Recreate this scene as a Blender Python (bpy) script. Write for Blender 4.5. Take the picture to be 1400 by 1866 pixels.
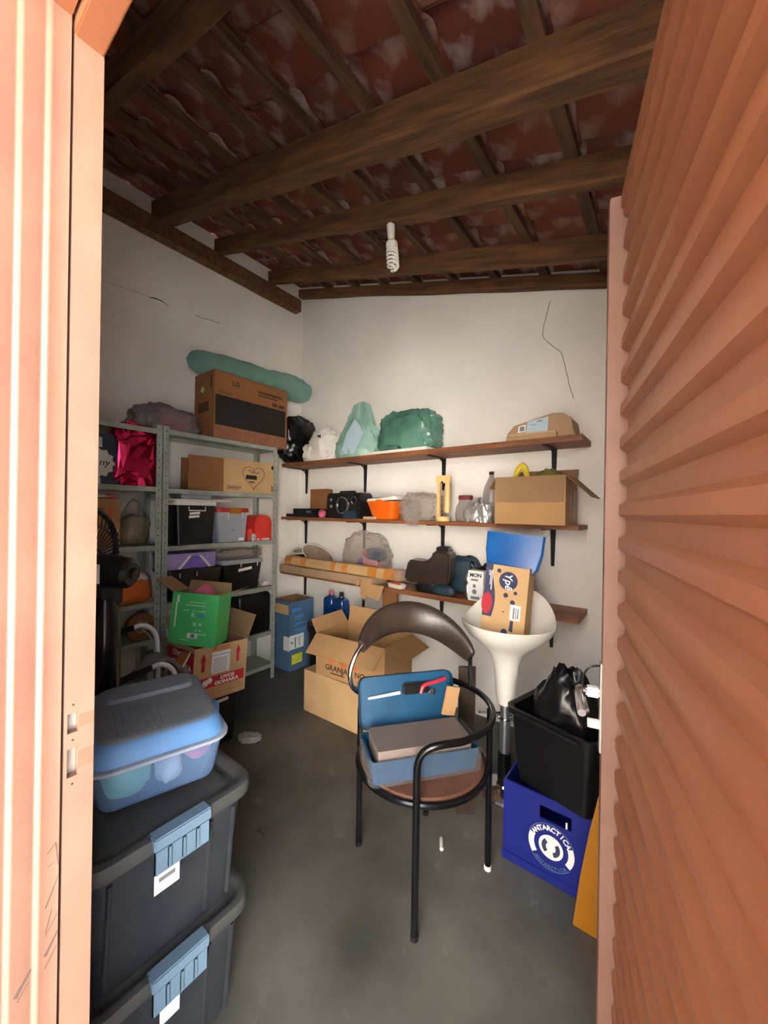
import bpy, bmesh, math, random
from mathutils import Vector, Matrix, noise

for _o in list(bpy.data.objects):
    bpy.data.objects.remove(_o, do_unlink=True)
SC = bpy.context.scene
COL = SC.collection
PI = math.pi
R = math.radians

# ------------------------------------------------------------------ camera
YAW, ROLL, CAM_H = R(37.3), R(0.9), 1.43
cam_data = bpy.data.cameras.new('camera')
cam_data.sensor_fit = 'HORIZONTAL'
cam_data.sensor_width = 36.0
cam_data.lens = 18.0
cam_data.clip_start = 0.01
cam = bpy.data.objects.new('camera', cam_data)
COL.objects.link(cam)
_f = Vector((-math.sin(YAW), math.cos(YAW), 0))
_r0 = Vector((math.cos(YAW), math.sin(YAW), 0))
_u0 = Vector((0, 0, 1))
_r = _r0 * math.cos(ROLL) + _u0 * math.sin(ROLL)
_u = _u0 * math.cos(ROLL) - _r0 * math.sin(ROLL)
_m = Matrix((_r, _u, -_f)).transposed().to_4x4()
_m.translation = (0, 0, CAM_H)
cam.matrix_world = _m
SC.camera = cam

# ------------------------------------------------------------------ world, sun, exposure
world = bpy.data.worlds.new('world')
SC.world = world
world.use_nodes = True
_bg = world.node_tree.nodes['Background']
_bg.inputs[0].default_value = (0.80, 0.90, 1.0, 1)
_bg.inputs[1].default_value = 3.6
sun_data = bpy.data.lights.new('sun', 'SUN')
sun_data.energy = 36.0
sun_data.angle = R(0.6)
sun_data.color = (1.0, 0.96, 0.91)
sun = bpy.data.objects.new('sun', sun_data)
COL.objects.link(sun)
sun.rotation_euler = Vector((0.16, -0.66, -0.73)).to_track_quat('-Z', 'Y').to_euler()
vs = SC.view_settings
vs.view_transform = 'Standard'
vs.look = 'None'
vs.gamma = 1.0
vs.use_curve_mapping = False
vs.exposure = 2.22
try:
    SC.cycles.max_bounces = 10
    SC.cycles.diffuse_bounces = 6
    SC.cycles.transparent_max_bounces = 16
    SC.cycles.sample_clamp_indirect = 6.0
except Exception:
    pass

# ------------------------------------------------------------------ materials
def lin(c):
    out = []
    for v in c:
        v /= 255.0
        out.append(v / 12.92 if v <= 0.04045 else ((v + 0.055) / 1.055) ** 2.4)
    return out

MATS = {}
def add_crinkle(nt, b, vec, strength, scale):
    n2 = nt.nodes.new('ShaderNodeTexNoise')
    n2.noise_type = 'RIDGED_MULTIFRACTAL'
    n2.inputs['Scale'].default_value = scale
    n2.inputs['Detail'].default_value = 2.5
    n2.inputs['Distortion'].default_value = 0.6
    nt.links.new(vec, n2.inputs['Vector'])
    bp = nt.nodes.new('ShaderNodeBump')
    bp.inputs['Strength'].default_value = strength
    bp.inputs['Distance'].default_value = 0.02
    nt.links.new(n2.outputs['Fac'], bp.inputs['Height'])
    nt.links.new(bp.outputs[0], b.inputs['Normal'])

def mk(name, rgb, rough=0.6, metal=0.0, var=0.12, scale=6.0, bump=0.0, bscale=None, alpha=1.0,
       rgb2=None, stretch=None, spec=0.5, trans=0.0, coat=0.0, detail=5.0, lo=0.35, hi=0.65, rvar=0.0, prerot=None, crinkle=0.0, cscale=7.0):
    m = bpy.data.materials.new(name)
    m.use_nodes = True
    nt = m.node_tree
    b = nt.nodes['Principled BSDF']
    c = lin(rgb)
    b.inputs['Roughness'].default_value = rough
    b.inputs['Metallic'].default_value = metal
    b.inputs['Specular IOR Level'].default_value = spec
    if coat:
        b.inputs['Coat Weight'].default_value = coat
        b.inputs['Coat Roughness'].default_value = 0.15
    if trans:
        b.inputs['Transmission Weight'].default_value = trans
    if alpha < 1:
        b.inputs['Alpha'].default_value = alpha
    tc = nt.nodes.new('ShaderNodeTexCoord')
    vec = tc.outputs['Object']
    if prerot:
        m0 = nt.nodes.new('ShaderNodeMapping')
        m0.inputs['Rotation'].default_value = prerot
        nt.links.new(vec, m0.inputs[0])
        vec = m0.outputs[0]
    if stretch:
        mp = nt.nodes.new('ShaderNodeMapping')
        mp.inputs['Scale'].default_value = stretch
        nt.links.new(vec, mp.inputs[0])
        vec = mp.outputs[0]
    nz = nt.nodes.new('ShaderNodeTexNoise')
    nz.inputs['Scale'].default_value = scale
    nz.inputs['Detail'].default_value = detail
    nt.links.new(vec, nz.inputs['Vector'])
    rp = nt.nodes.new('ShaderNodeValToRGB')
    rp.color_ramp.elements[0].position = lo
    rp.color_ramp.elements[1].position = hi
    c2 = lin(rgb2) if rgb2 else [min(1, x * (1 + var)) for x in c]
    c1 = c if rgb2 else [x * (1 - var) for x in c]
    rp.color_ramp.elements[0].color = (*c1, 1)
    rp.color_ramp.elements[1].color = (*c2, 1)
    nt.links.new(nz.outputs['Fac'], rp.inputs['Fac'])
    nt.links.new(rp.outputs['Color'], b.inputs['Base Color'])
    if rvar:
        mr = nt.nodes.new('ShaderNodeMapRange')
        mr.inputs['To Min'].default_value = max(0.02, rough - rvar)
        mr.inputs['To Max'].default_value = min(1, rough + rvar)
        nt.links.new(nz.outputs['Fac'], mr.inputs['Value'])
        nt.links.new(mr.outputs[0], b.inputs['Roughness'])
    if crinkle:
        add_crinkle(nt, b, vec, crinkle, cscale)
    elif bump:
        n2 = nt.nodes.new('ShaderNodeTexNoise')
        n2.inputs['Scale'].default_value = bscale or scale * 4
        n2.inputs['Detail'].default_value = 6
        nt.links.new(vec, n2.inputs['Vector'])
        bp = nt.nodes.new('ShaderNodeBump')
        bp.inputs['Strength'].default_value = bump
        bp.inputs['Distance'].default_value = 0.01
        nt.links.new(n2.outputs['Fac'], bp.inputs['Height'])
        nt.links.new(bp.outputs[0], b.inputs['Normal'])
    MATS[name] = m
    return m

def film(name, rgb, clear=0.75, rough=0.12, edge=1.6, crinkle=0.0):
    """thin plastic film: transparent mixed with a glossy coloured surface, more solid at grazing angles"""
    m = bpy.data.materials.new(name)
    m.use_nodes = True
    nt = m.node_tree
    out = nt.nodes['Material Output']
    b = nt.nodes['Principled BSDF']
    b.inputs['Base Color'].default_value = (*lin(rgb), 1)
    b.inputs['Roughness'].default_value = rough
    if crinkle:
        tcx = nt.nodes.new('ShaderNodeTexCoord')
        add_crinkle(nt, b, tcx.outputs['Object'], crinkle, 8.0)
    t = nt.nodes.new('ShaderNodeBsdfTransparent')
    cc = lin(rgb)
    t.inputs[0].default_value = (0.5 + 0.5 * cc[0], 0.5 + 0.5 * cc[1], 0.5 + 0.5 * cc[2], 1)
    lw = nt.nodes.new('ShaderNodeLayerWeight')
    lw.inputs['Blend'].default_value = 0.35
    mr = nt.nodes.new('ShaderNodeMapRange')
    mr.inputs['To Min'].default_value = 1 - clear
    mr.inputs['To Max'].default_value = min(1, (1 - clear) * edge + 0.25)
    nt.links.new(lw.outputs['Facing'], mr.inputs['Value'])
    mx = nt.nodes.new('ShaderNodeMixShader')
    nt.links.new(mr.outputs[0], mx.inputs[0])
    nt.links.new(t.outputs[0], mx.inputs[1])
    nt.links.new(b.outputs[0], mx.inputs[2])
    nt.links.new(mx.outputs[0], out.inputs['Surface'])
    MATS[name] = m
    return m

# setting
mk('wall', (224, 220, 214), 0.9, rgb2=(238, 235, 230), scale=1.3, bump=0.12, bscale=60, detail=8)
mk('bounce_wall', (232, 226, 216), 0.9, var=0.06, scale=2)
mk('shade_wall', (148, 134, 122), 0.9, var=0.1, scale=4)  # dull colour for the added walls that cut outside light
mk('yard', (200, 194, 186), 0.95, var=0.12, scale=3)
mk('mortar', (176, 170, 160), 0.95, var=0.1, scale=8)
mk('crack', (84, 78, 70), 0.95, var=0.1)
mk('wood_beam', (78, 49, 27), 0.85, rgb2=(118, 80, 46), scale=3, stretch=(1.2, 9, 9), bump=0.5, bscale=7, prerot=(0, -math.atan(0.30), 0))
mk('wood_batten', (80, 54, 36), 0.85, rgb2=(118, 86, 60), scale=3, stretch=(9, 1.2, 9), bump=0.4, bscale=8)
mk('wood_shelf', (104, 60, 34), 0.55, rgb2=(150, 94, 56), scale=3, stretch=(1.0, 10, 10), bump=0.25, bscale=8)
mk('tile', (122, 60, 42), 0.85, rgb2=(178, 150, 138), scale=7, bump=0.5, bscale=20, lo=0.47, hi=0.72)
mk('roof_light_block', (60, 45, 36), 0.95)
mk('paint', (128, 77, 50), 0.42, rgb2=(136, 84, 56), scale=5, bump=0.10, bscale=28, spec=0.5)
mk('paint_worn', (104, 74, 56), 0.6)
mk('paint_jamb', (115, 81, 66), 0.5, rgb2=(122, 88, 72), scale=8, bump=0.10, bscale=30)
mk('paint_scratch', (62, 46, 40), 0.6, var=0.25, scale=40)
mk('bare_metal', (170, 168, 160), 0.4, 0.8, var=0.15, scale=30)
# generic
mk('card', (178, 138, 94), 0.85, var=0.07, scale=5, bump=0.15, bscale=40)
mk('card_in', (150, 118, 84), 0.9, var=0.07, scale=5)
mk('card_brown', (142, 94, 56), 0.85, var=0.08, scale=5, bump=0.12, bscale=40)
mk('card_light', (196, 160, 114), 0.85, var=0.07, scale=6, bump=0.12, bscale=40)
mk('card_grey', (166, 138, 108), 0.9, var=0.08, scale=5, bump=0.15, bscale=30)
mk('steel_shelf', (148, 154, 145), 0.5, 0.15, rgb2=(170, 175, 165), scale=7, rvar=0.1)
mk('hole', (38, 40, 38), 0.9)
mk('ink', (30, 24, 22), 0.7, var=0.1)
mk('ink_brown', (84, 48, 26), 0.8)
mk('ink_navy', (52, 54, 88), 0.7)
mk('ink_red', (196, 34, 52), 0.65, var=0.06)
mk('ink_orange', (206, 104, 58), 0.75)
mk('ink_white', (240, 236, 230), 0.7, var=0.03)
mk('ink_grey', (120, 122, 130), 0.8)
mk('paper', (232, 232, 228), 0.8, var=0.03)
mk('paper_blue', (176, 200, 214), 0.8, var=0.05)
mk('black_plastic', (13, 13, 15), 0.36, var=0.25, scale=10)
mk('bin_plastic', (44, 47, 54), 0.42, rgb2=(56, 58, 63), scale=8, bump=0.05, bscale=60)
mk('bin_lid', (60, 60, 60), 0.6, rgb2=(84, 82, 78), scale=5, bump=0.08, bscale=50)
mk('latch_blue', (106, 130, 150), 0.45, var=0.08)
mk('black_dull', (18, 18, 19), 0.7, var=0.3)
mk('black_leather', (46, 36, 31), 0.36, rgb2=(60, 47, 40), scale=9, bump=0.12, bscale=60)
mk('black_tube', (20, 20, 21), 0.22, 0.35, var=0.15)
mk('chrome', (206, 208, 212), 0.14, 1.0, var=0.05)
mk('aluminium', (214, 218, 222), 0.3, 0.25, var=0.05)
mk('board_dark', (50, 34, 24), 0.6, var=0.15)
mk('chrome_dull', (176, 180, 186), 0.32, 0.9, var=0.08)
mk('seat_brown', (98, 62, 44), 0.5, rgb2=(118, 78, 56), scale=6, bump=0.1)
mk('white_plastic', (226, 222, 212), 0.35, var=0.03)
mk('cream_plastic', (226, 192, 128), 0.4, var=0.06)
mk('red_plastic', (214, 52, 40), 0.4, var=0.06)
mk('red_lid', (176, 44, 58), 0.4, var=0.06)
mk('orange_plastic', (238, 106, 22), 0.35, var=0.06)
mk('blue_crate', (16, 28, 112), 0.42, rgb2=(22, 34, 120), scale=4, bump=0.04)
mk('blue_tool', (16, 64, 96), 0.4, rgb2=(24, 78, 112), scale=6)
mk('blue_folder', (10, 84, 158), 0.35, rgb2=(24, 98, 172), scale=7, bump=0.06)
mk('blue_print', (72, 104, 136), 0.6, rgb2=(84, 116, 148), scale=4)
mk('blue_liquid', (16, 56, 120), 0.08, coat=0.6, rgb2=(30, 82, 150), scale=12)
mk('lid_blue', (84, 132, 186), 0.55, rgb2=(100, 142, 190), scale=3.5, bump=0.10, bscale=40)
mk('lid_dust', (104, 110, 118), 0.85, rgb2=(128, 132, 138), scale=4, bump=0.10, bscale=40)
mk('worn_card', (140, 92, 70), 0.85, var=0.12, scale=20)
mk('green_print', (72, 186, 98), 0.35, rgb2=(90, 204, 116), scale=4, coat=0.3)
mk('lime_print', (176, 214, 110), 0.5)
mk('mint_print', (170, 226, 190), 0.5)
mk('sky_print', (74, 140, 206), 0.5)
mk('yellow_print', (222, 210, 40), 0.5)
mk('yellow_board', (166, 108, 12), 0.45, var=0.05)
mk('foil_pink', (206, 44, 96), 0.14, 0.9, var=0.15, scale=8)
mk('purple_box', (158, 138, 196), 0.6, rgb2=(170, 150, 206), scale=10)
mk('purple_deep', (134, 106, 196), 0.55, var=0.08)
mk('pink_cloth', (214, 104, 130), 0.7, var=0.15)
mk('pink_pale', (226, 150, 160), 0.75, var=0.15)
mk('green_bag', (120, 160, 146), 0.2, rgb2=(158, 194, 182), scale=5, crinkle=0.7, cscale=5)
mk('green_deep', (66, 108, 94), 0.18, rgb2=(98, 142, 126), scale=5, crinkle=0.8, cscale=6)
mk('white_bag', (222, 216, 210), 0.45, rgb2=(236, 232, 226), scale=9, crinkle=0.6, cscale=9)
mk('black_bag', (15, 15, 16), 0.25, var=0.3, crinkle=0.7, cscale=8)
mk('olive_bag', (112, 108, 72), 0.35, rgb2=(136, 130, 92), scale=6)
mk('yellow_bag', (218, 196, 50), 0.35, var=0.1)
mk('orange_bag', (222, 108, 44), 0.4, rgb2=(230, 128, 64), scale=5)
mk('khaki', (116, 116, 58), 0.6, var=0.12)
mk('grey_fabric', (96, 92, 88), 0.85, rgb2=(122, 116, 110), scale=12)
mk('navy_card', (62, 70, 88), 0.8, var=0.08)
mk('tray_grey', (126, 112, 104), 0.55, var=0.06)
mk('brown_tape', (190, 118, 50), 0.3, rgb2=(204, 136, 66), scale=5)
mk('dark_red', (120, 44, 46), 0.7, var=0.1)
mk('glass_brown', (150, 130, 110), 0.08, var=0.1, trans=0.9)
mk('silver_foil', (200, 198, 196), 0.36, 0.6, var=0.2, bump=0.5, bscale=30)
mk('wicker', (196, 170, 140), 0.8, var=0.12, scale=10)
mk('picture_dark', (150, 128, 112), 0.6, var=0.1)
mk('cfl', (236, 232, 224), 0.35, var=0.02)
mk('stereo', (24, 24, 27), 0.32, var=0.2)
mk('teal_dark', (36, 54, 64), 0.45, rgb2=(48, 70, 82), scale=6)
film('clear_film', (222, 214, 208), 0.87, 0.05, 1.6, 0.6)
film('grey_film', (150, 140, 144), 0.60, 0.1, 1.3, 0.8)
film('wrap_film', (200, 205, 210), 0.97, 0.08, 1.0)
film('green_film', (146, 192, 180), 0.58, 0.06, 1.3, 0.9)
film('blue_clear', (150, 185, 230), 0.74, 0.2, 1.2)
film('clear_box', (190, 198, 210), 0.45, 0.2)
film('bottle_clear', (196, 186, 182), 0.66, 0.08)

def floor_material():
    m = bpy.data.materials.new('floor_cement')
    m.use_nodes = True
    nt = m.node_tree
    b = nt.nodes['Principled BSDF']
    tc = nt.nodes.new('ShaderNodeTexCoord')
    n1 = nt.nodes.new('ShaderNodeTexNoise'); n1.inputs['Scale'].default_value = 2.2; n1.inputs['Detail'].default_value = 8
    n2 = nt.nodes.new('ShaderNodeTexNoise'); n2.inputs['Scale'].default_value = 9; n2.inputs['Detail'].default_value = 6
    for n in (n1, n2):
        nt.links.new(tc.outputs['Object'], n.inputs['Vector'])
    r1 = nt.nodes.new('ShaderNodeValToRGB')
    r1.color_ramp.elements[0].position = 0.32; r1.color_ramp.elements[0].color = (*lin((62, 61, 57)), 1)
    r1.color_ramp.elements[1].position = 0.72; r1.color_ramp.elements[1].color = (*lin((118, 114, 104)), 1)
    r2 = nt.nodes.new('ShaderNodeValToRGB')
    r2.color_ramp.elements[0].position = 0.64; r2.color_ramp.elements[0].color = (0, 0, 0, 1)
    r2.color_ramp.elements[1].position = 0.78; r2.color_ramp.elements[1].color = (0.5, 0.5, 0.5, 1)
    mx = nt.nodes.new('ShaderNodeMix'); mx.data_type = 'RGBA'
    nt.links.new(n1.outputs['Fac'], r1.inputs[0]); nt.links.new(n2.outputs['Fac'], r2.inputs[0])
    nt.links.new(r2.outputs[0], mx.inputs[0]); nt.links.new(r1.outputs[0], mx.inputs[6])
    mx.inputs[7].default_value = (*lin((150, 146, 136)), 1)
    nt.links.new(mx.outputs[2], b.inputs['Base Color'])
    mr = nt.nodes.new('ShaderNodeMapRange'); mr.inputs['To Min'].default_value = 0.38; mr.inputs['To Max'].default_value = 0.62
    nt.links.new(n1.outputs['Fac'], mr.inputs[0]); nt.links.new(mr.outputs[0], b.inputs['Roughness'])
    bp = nt.nodes.new('ShaderNodeBump'); bp.inputs['Strength'].default_value = 0.12; bp.inputs['Distance'].default_value = 0.01
    nt.links.new(n2.outputs['Fac'], bp.inputs['Height']); nt.links.new(bp.outputs[0], b.inputs['Normal'])
    MATS['floor'] = m
floor_material()

# ------------------------------------------------------------------ mesh helpers
class MB:
    def __init__(s):
        s.v, s.f = [], []
    def add(s, vs, fs):
        o = len(s.v)
        s.v += [tuple(v) for v in vs]
        s.f += [tuple(i + o for i in f) for f in fs]
        return s
    def box(s, x0, x1, y0, y1, z0, z1, M=None):
        vs = [Vector(p) for p in ((x0, y0, z0), (x1, y0, z0), (x1, y1, z0), (x0, y1, z0), (x0, y0, z1), (x1, y0, z1), (x1, y1, z1), (x0, y1, z1))]
        if M is not None:
            vs = [M @ v for v in vs]
        return s.add(vs, [(0, 3, 2, 1), (4, 5, 6, 7), (0, 1, 5, 4), (1, 2, 6, 5), (2, 3, 7, 6), (3, 0, 4, 7)])
    def prism(s, poly, w0, w1, M=None):
        n = len(poly)
        vs = [Vector((p[0], p[1], w0)) for p in poly] + [Vector((p[0], p[1], w1)) for p in poly]
        if M is not None:
            vs = [M @ v for v in vs]
        fs = [tuple(range(n - 1, -1, -1)), tuple(range(n, 2 * n))]
        fs += [(i, (i + 1) % n, n + (i + 1) % n, n + i) for i in range(n)]
        return s.add(vs, fs)
    def loft(s, loops, cap0=True, cap1=True):
        n = len(loops[0])
        vs = [p for l in loops for p in l]
        fs = []
        for k in range(len(loops) - 1):
            for i in range(n):
                j = (i + 1) % n
                fs.append((k * n + i, k * n + j, (k + 1) * n + j, (k + 1) * n + i))
        if cap0: fs.append(tuple(range(n - 1, -1, -1)))
        if cap1: fs.append(tuple((len(loops) - 1) * n + i for i in range(n)))
        return s.add(vs, fs)
    def tube(s, path, r, n=10, closed=False, caps=True):
        P = [Vector(p) for p in path]
        m = len(P)
        rs = r if isinstance(r, (list, tuple)) else [r] * m
        T = []
        for i in range(m):
            a = P[(i - 1) % m] if (closed or i > 0) else P[i]
            b = P[(i + 1) % m] if (closed or i < m - 1) else P[i]
            T.append((b - a).normalized())
        up = Vector((0, 0, 1)) if abs(T[0].z) < 0.9 else Vector((1, 0, 0))
        N = (up - T[0] * up.dot(T[0])).normalized()
        vs = []
        for i in range(m):
            if i:
                N = (N - T[i] * N.dot(T[i]))
                N = N.normalized() if N.length > 1e-6 else T[i].orthogonal().normalized()
            B = T[i].cross(N)
            for k in range(n):
                a = 2 * PI * k / n
                vs.append(P[i] + (N * math.cos(a) + B * math.sin(a)) * rs[i])
        fs = []
        for i in range(m if closed else m - 1):
            for k in range(n):
                j = (k + 1) % n
                a, b = i * n, ((i + 1) % m) * n
                fs.append((a + k, a + j, b + j, b + k))
        if caps and not closed:
            fs.append(tuple(range(n - 1, -1, -1)))
            fs.append(tuple((m - 1) * n + k for k in range(n)))
        return s.add(vs, fs)
    def lathe(s, prof, n=24, M=None, sx=1.0, sy=1.0):
        vs, fs = [], []
        for (r, z) in prof:
            for k in range(n):
                a = 2 * PI * k / n
                v = Vector((r * math.cos(a) * sx, r * math.sin(a) * sy, z))
                vs.append(M @ v if M is not None else v)
        for i in range(len(prof) - 1):
            for k in range(n):
                j = (k + 1) % n
                fs.append((i * n + k, i * n + j, (i + 1) * n + j, (i + 1) * n + k))
        if prof[0][0] > 1e-4: fs.append(tuple(range(n - 1, -1, -1)))
        if prof[-1][0] > 1e-4: fs.append(tuple((len(prof) - 1) * n + k for k in range(n)))
        return s.add(vs, fs)
    def blob(s, rx, ry, rz, seed=0, amp=0.15, freq=2.2, crease=0.08, cfreq=5.0, flat=0.0, nu=36, nv=22, power=0.8, c=(0, 0, 0), M=None, top=1.0):
        """crumpled rounded lump: superellipsoid pushed about by noise, flattened underneath so it rests at z = c.z"""
        off = Vector((seed * 7.31, seed * 3.17, seed * 1.93))
        vs, fs = [], []
        def sp(v): return math.copysign(abs(v) ** power, v)
        for i in range(nv + 1):
            ph = -PI / 2 + PI * i / nv
            for k in range(nu):
                th = 2 * PI * k / nu
                d = Vector((sp(math.cos(ph)) * sp(math.cos(th)), sp(math.cos(ph)) * sp(math.sin(th)), sp(math.sin(ph))))
                g = 1 + amp * noise.noise(d * freq + off) + crease * (1 - 2 * abs(noise.noise(d * cfreq + off * 1.7)))
                p = Vector((d.x * rx * g, d.y * ry * g, d.z * rz * g + rz))
                if p.z > rz and top != 1.0:
                    t = (p.z - rz) / rz
                    p.x *= 1 + (top - 1) * t; p.y *= 1 + (top - 1) * t
                if p.z < flat * rz: p.z = flat * rz + (p.z - flat * rz) * 0.06
                p.z -= flat * rz * 0.94
                if p.z < 0: p.z = 0
                p += Vector(c)
                vs.append(M @ p if M is not None else p)
        for i in range(nv):
            for k in range(nu):
                j = (k + 1) % nu
                fs.append((i * nu + k, i * nu + j, (i + 1) * nu + j, (i + 1) * nu + k))
        return s.add(vs, fs)
    def mesh(s, name):
        me = bpy.data.meshes.new(name)
        me.from_pydata(s.v, [], s.f)
        bm = bmesh.new(); bm.from_mesh(me)
        bmesh.ops.remove_doubles(bm, verts=bm.verts, dist=1e-6)
        bmesh.ops.recalc_face_normals(bm, faces=bm.faces)
        bm.to_mesh(me); bm.free()
        return me
    def build(s, name, mat, parent=None, smooth=False, bevel=0.0, seg=2, kind=None, label=None, ang=35):
        me = s.mesh(name)
        if bevel:
            bm = bmesh.new(); bm.from_mesh(me)
            es = [e for e in bm.edges if len(e.link_faces) == 2 and e.calc_face_angle(0) > R(30)]
            bmesh.ops.bevel(bm, geom=es, offset=bevel, segments=seg, affect='EDGES', clamp_overlap=True)
            bm.to_mesh(me); bm.free()
        return link(me, name, mat, parent, smooth or bevel > 0, kind, label, ang)

def link(me, name, mat, parent=None, smooth=False, kind=None, label=None, ang=35):
    if smooth:
        for p in me.polygons: p.use_smooth = True
        try: me.set_sharp_from_angle(angle=R(ang))
        except Exception: pass
    if not me.materials:
        me.materials.append(MATS[mat] if isinstance(mat, str) else mat)
    o = bpy.data.objects.new(name, me)
    COL.objects.link(o)
    if parent is not None: o.parent = parent
    if kind: o['kind'] = kind
    if label: o['label'] = label
    return o

def thing(name, label, cat, loc=(0, 0, 0), rot=(0, 0, 0), group=None):
    o = bpy.data.objects.new(name, None)
    o.empty_display_size = 0.05
    COL.objects.link(o)
    o.location = loc
    o.rotation_euler = rot
    o['label'] = label; o['category'] = cat
    if group: o['group'] = group
    return o

def tag(o, label, cat, group=None, loc=None, rot=None):
    o['label'] = label; o['category'] = cat
    if group: o['group'] = group
    if loc is not None: o.location = loc
    if rot is not None: o.rotation_euler = rot
    return o

def rrect(w, d, r, z=0.0, n=5, cx=0.0, cy=0.0):
    pts = []
    for (sx, sy, a0) in ((1, 1, 0), (-1, 1, 90), (-1, -1, 180), (1, -1, 270)):
        for i in range(n + 1):
            a = R(a0 + 90 * i / n)
            pts.append(Vector((cx + sx * (w / 2 - r) + r * math.cos(a), cy + sy * (d / 2 - r) + r * math.sin(a), z)))
    return pts

def bez(ctrl, n=8, closed=False):
    """Catmull-Rom through control points"""
    P = [Vector(p) for p in ctrl]
    m = len(P); out = []
    for i in range(m if closed else m - 1):
        p0 = P[(i - 1) % m] if (closed or i > 0) else P[0]
        p1, p2 = P[i], P[(i + 1) % m]
        p3 = P[(i + 2) % m] if (closed or i < m - 2) else P[-1]
        for k in range(n):
            t = k / n
            out.append(0.5 * ((2 * p1) + (p2 - p0) * t + (2 * p0 - 5 * p1 + 4 * p2 - p3) * t * t + (3 * p1 - p0 - 3 * p2 + p3) * t ** 3))
    if not closed: out.append(P[-1])
    return out

def FF(face, w, d, h):
    O, U, V, N = {
        'front': ((-w / 2, -d / 2, 0), (1, 0, 0), (0, 0, 1), (0, -1, 0)),
        'right': ((w / 2, -d / 2, 0), (0, 1, 0), (0, 0, 1), (1, 0, 0)),
        'left': ((-w / 2, d / 2, 0), (0, -1, 0), (0, 0, 1), (-1, 0, 0)),
        'top': ((-w / 2, -d / 2, h), (1, 0, 0), (0, 1, 0), (0, 0, 1)),
    }[face]
    M = Matrix((U, V, N)).transposed().to_4x4()
    M.translation = O
    return M

def decal(parent, F, polys, mat, name='printed_patch', h=0.0008):
    if len(polys) > 4:
        b = MB()
        for p in polys:
            b.prism(p, 0.0003, h, F)
        return b.build(name, mat, parent, kind='stuff')
    for p in polys:
        o = MB().prism(p, 0.0003, h, F).build(name, mat, parent)
    return o

def rect(u, v, w, h): return [(u, v), (u + w, v), (u + w, v + h), (u, v + h)]
def circ(u, v, r, n=20, ry=None): return [(u + r * math.cos(2 * PI * i / n), v + (ry or r) * math.sin(2 * PI * i / n)) for i in range(n)]
def arrow(u, v, w, h): return [(u + w * .25, v), (u + w * .75, v), (u + w * .75, v + h * .58), (u + w, v + h * .58), (u + w / 2, v + h), (u, v + h * .58), (u + w * .25, v + h * .58)]

def text_mesh(s, size, extrude=0.0004, align='LEFT', xs=1.0, shear=0.0, bold=0.0):
    cu = bpy.data.curves.new('lettering', 'FONT')
    cu.body = s; cu.size = size; cu.extrude = extrude; cu.align_x = align; cu.shear = shear; cu.offset = bold
    cu.resolution_u = 3
    ob = bpy.data.objects.new('lettering', cu)
    COL.objects.link(ob)
    dg = bpy.context.evaluated_depsgraph_get()
    me = bpy.data.meshes.new_from_object(ob.evaluated_get(dg))
    bpy.data.objects.remove(ob, do_unlink=True)
    bpy.data.curves.remove(cu)
    me.materials.clear()
    if xs != 1.0: me.transform(Matrix.Diagonal((xs, 1, 1, 1)))
    return me

def txt(parent, F, s, u, v, size, mat, rot=0.0, xs=1.0, align='LEFT', bold=0.0, shear=0.0, w=0.0009, name='lettering'):
    me = text_mesh(s, size, 0.0003, align, xs, shear, bold)
    me.transform(F @ Matrix.Translation((u, v, w)) @ Matrix.Rotation(rot, 4, 'Z'))
    return link(me, name, mat, parent)

def arc_text(parent, F, s, u, v, rad, size, mat, a0, a1, inside=False, bold=0.0):
    b = MB()
    n = len(s)
    for i, ch in enumerate(s):
        if ch == ' ': continue
        a = R(a0 + (a1 - a0) * (i / max(1, n - 1)))
        me = text_mesh(ch, size, 0.0003, 'CENTER', 1.0, 0, bold)
        rot = a - PI / 2 if not inside else a + PI / 2
        me.transform(F @ Matrix.Translation((u + rad * math.cos(a), v + rad * math.sin(a), 0.0012)) @ Matrix.Rotation(rot, 4, 'Z'))
        b.add([q.co.copy() for q in me.vertices], [tuple(p.vertices) for p in me.polygons])
        bpy.data.meshes.remove(me)
    return b.build('lettering', mat, parent)

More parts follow.
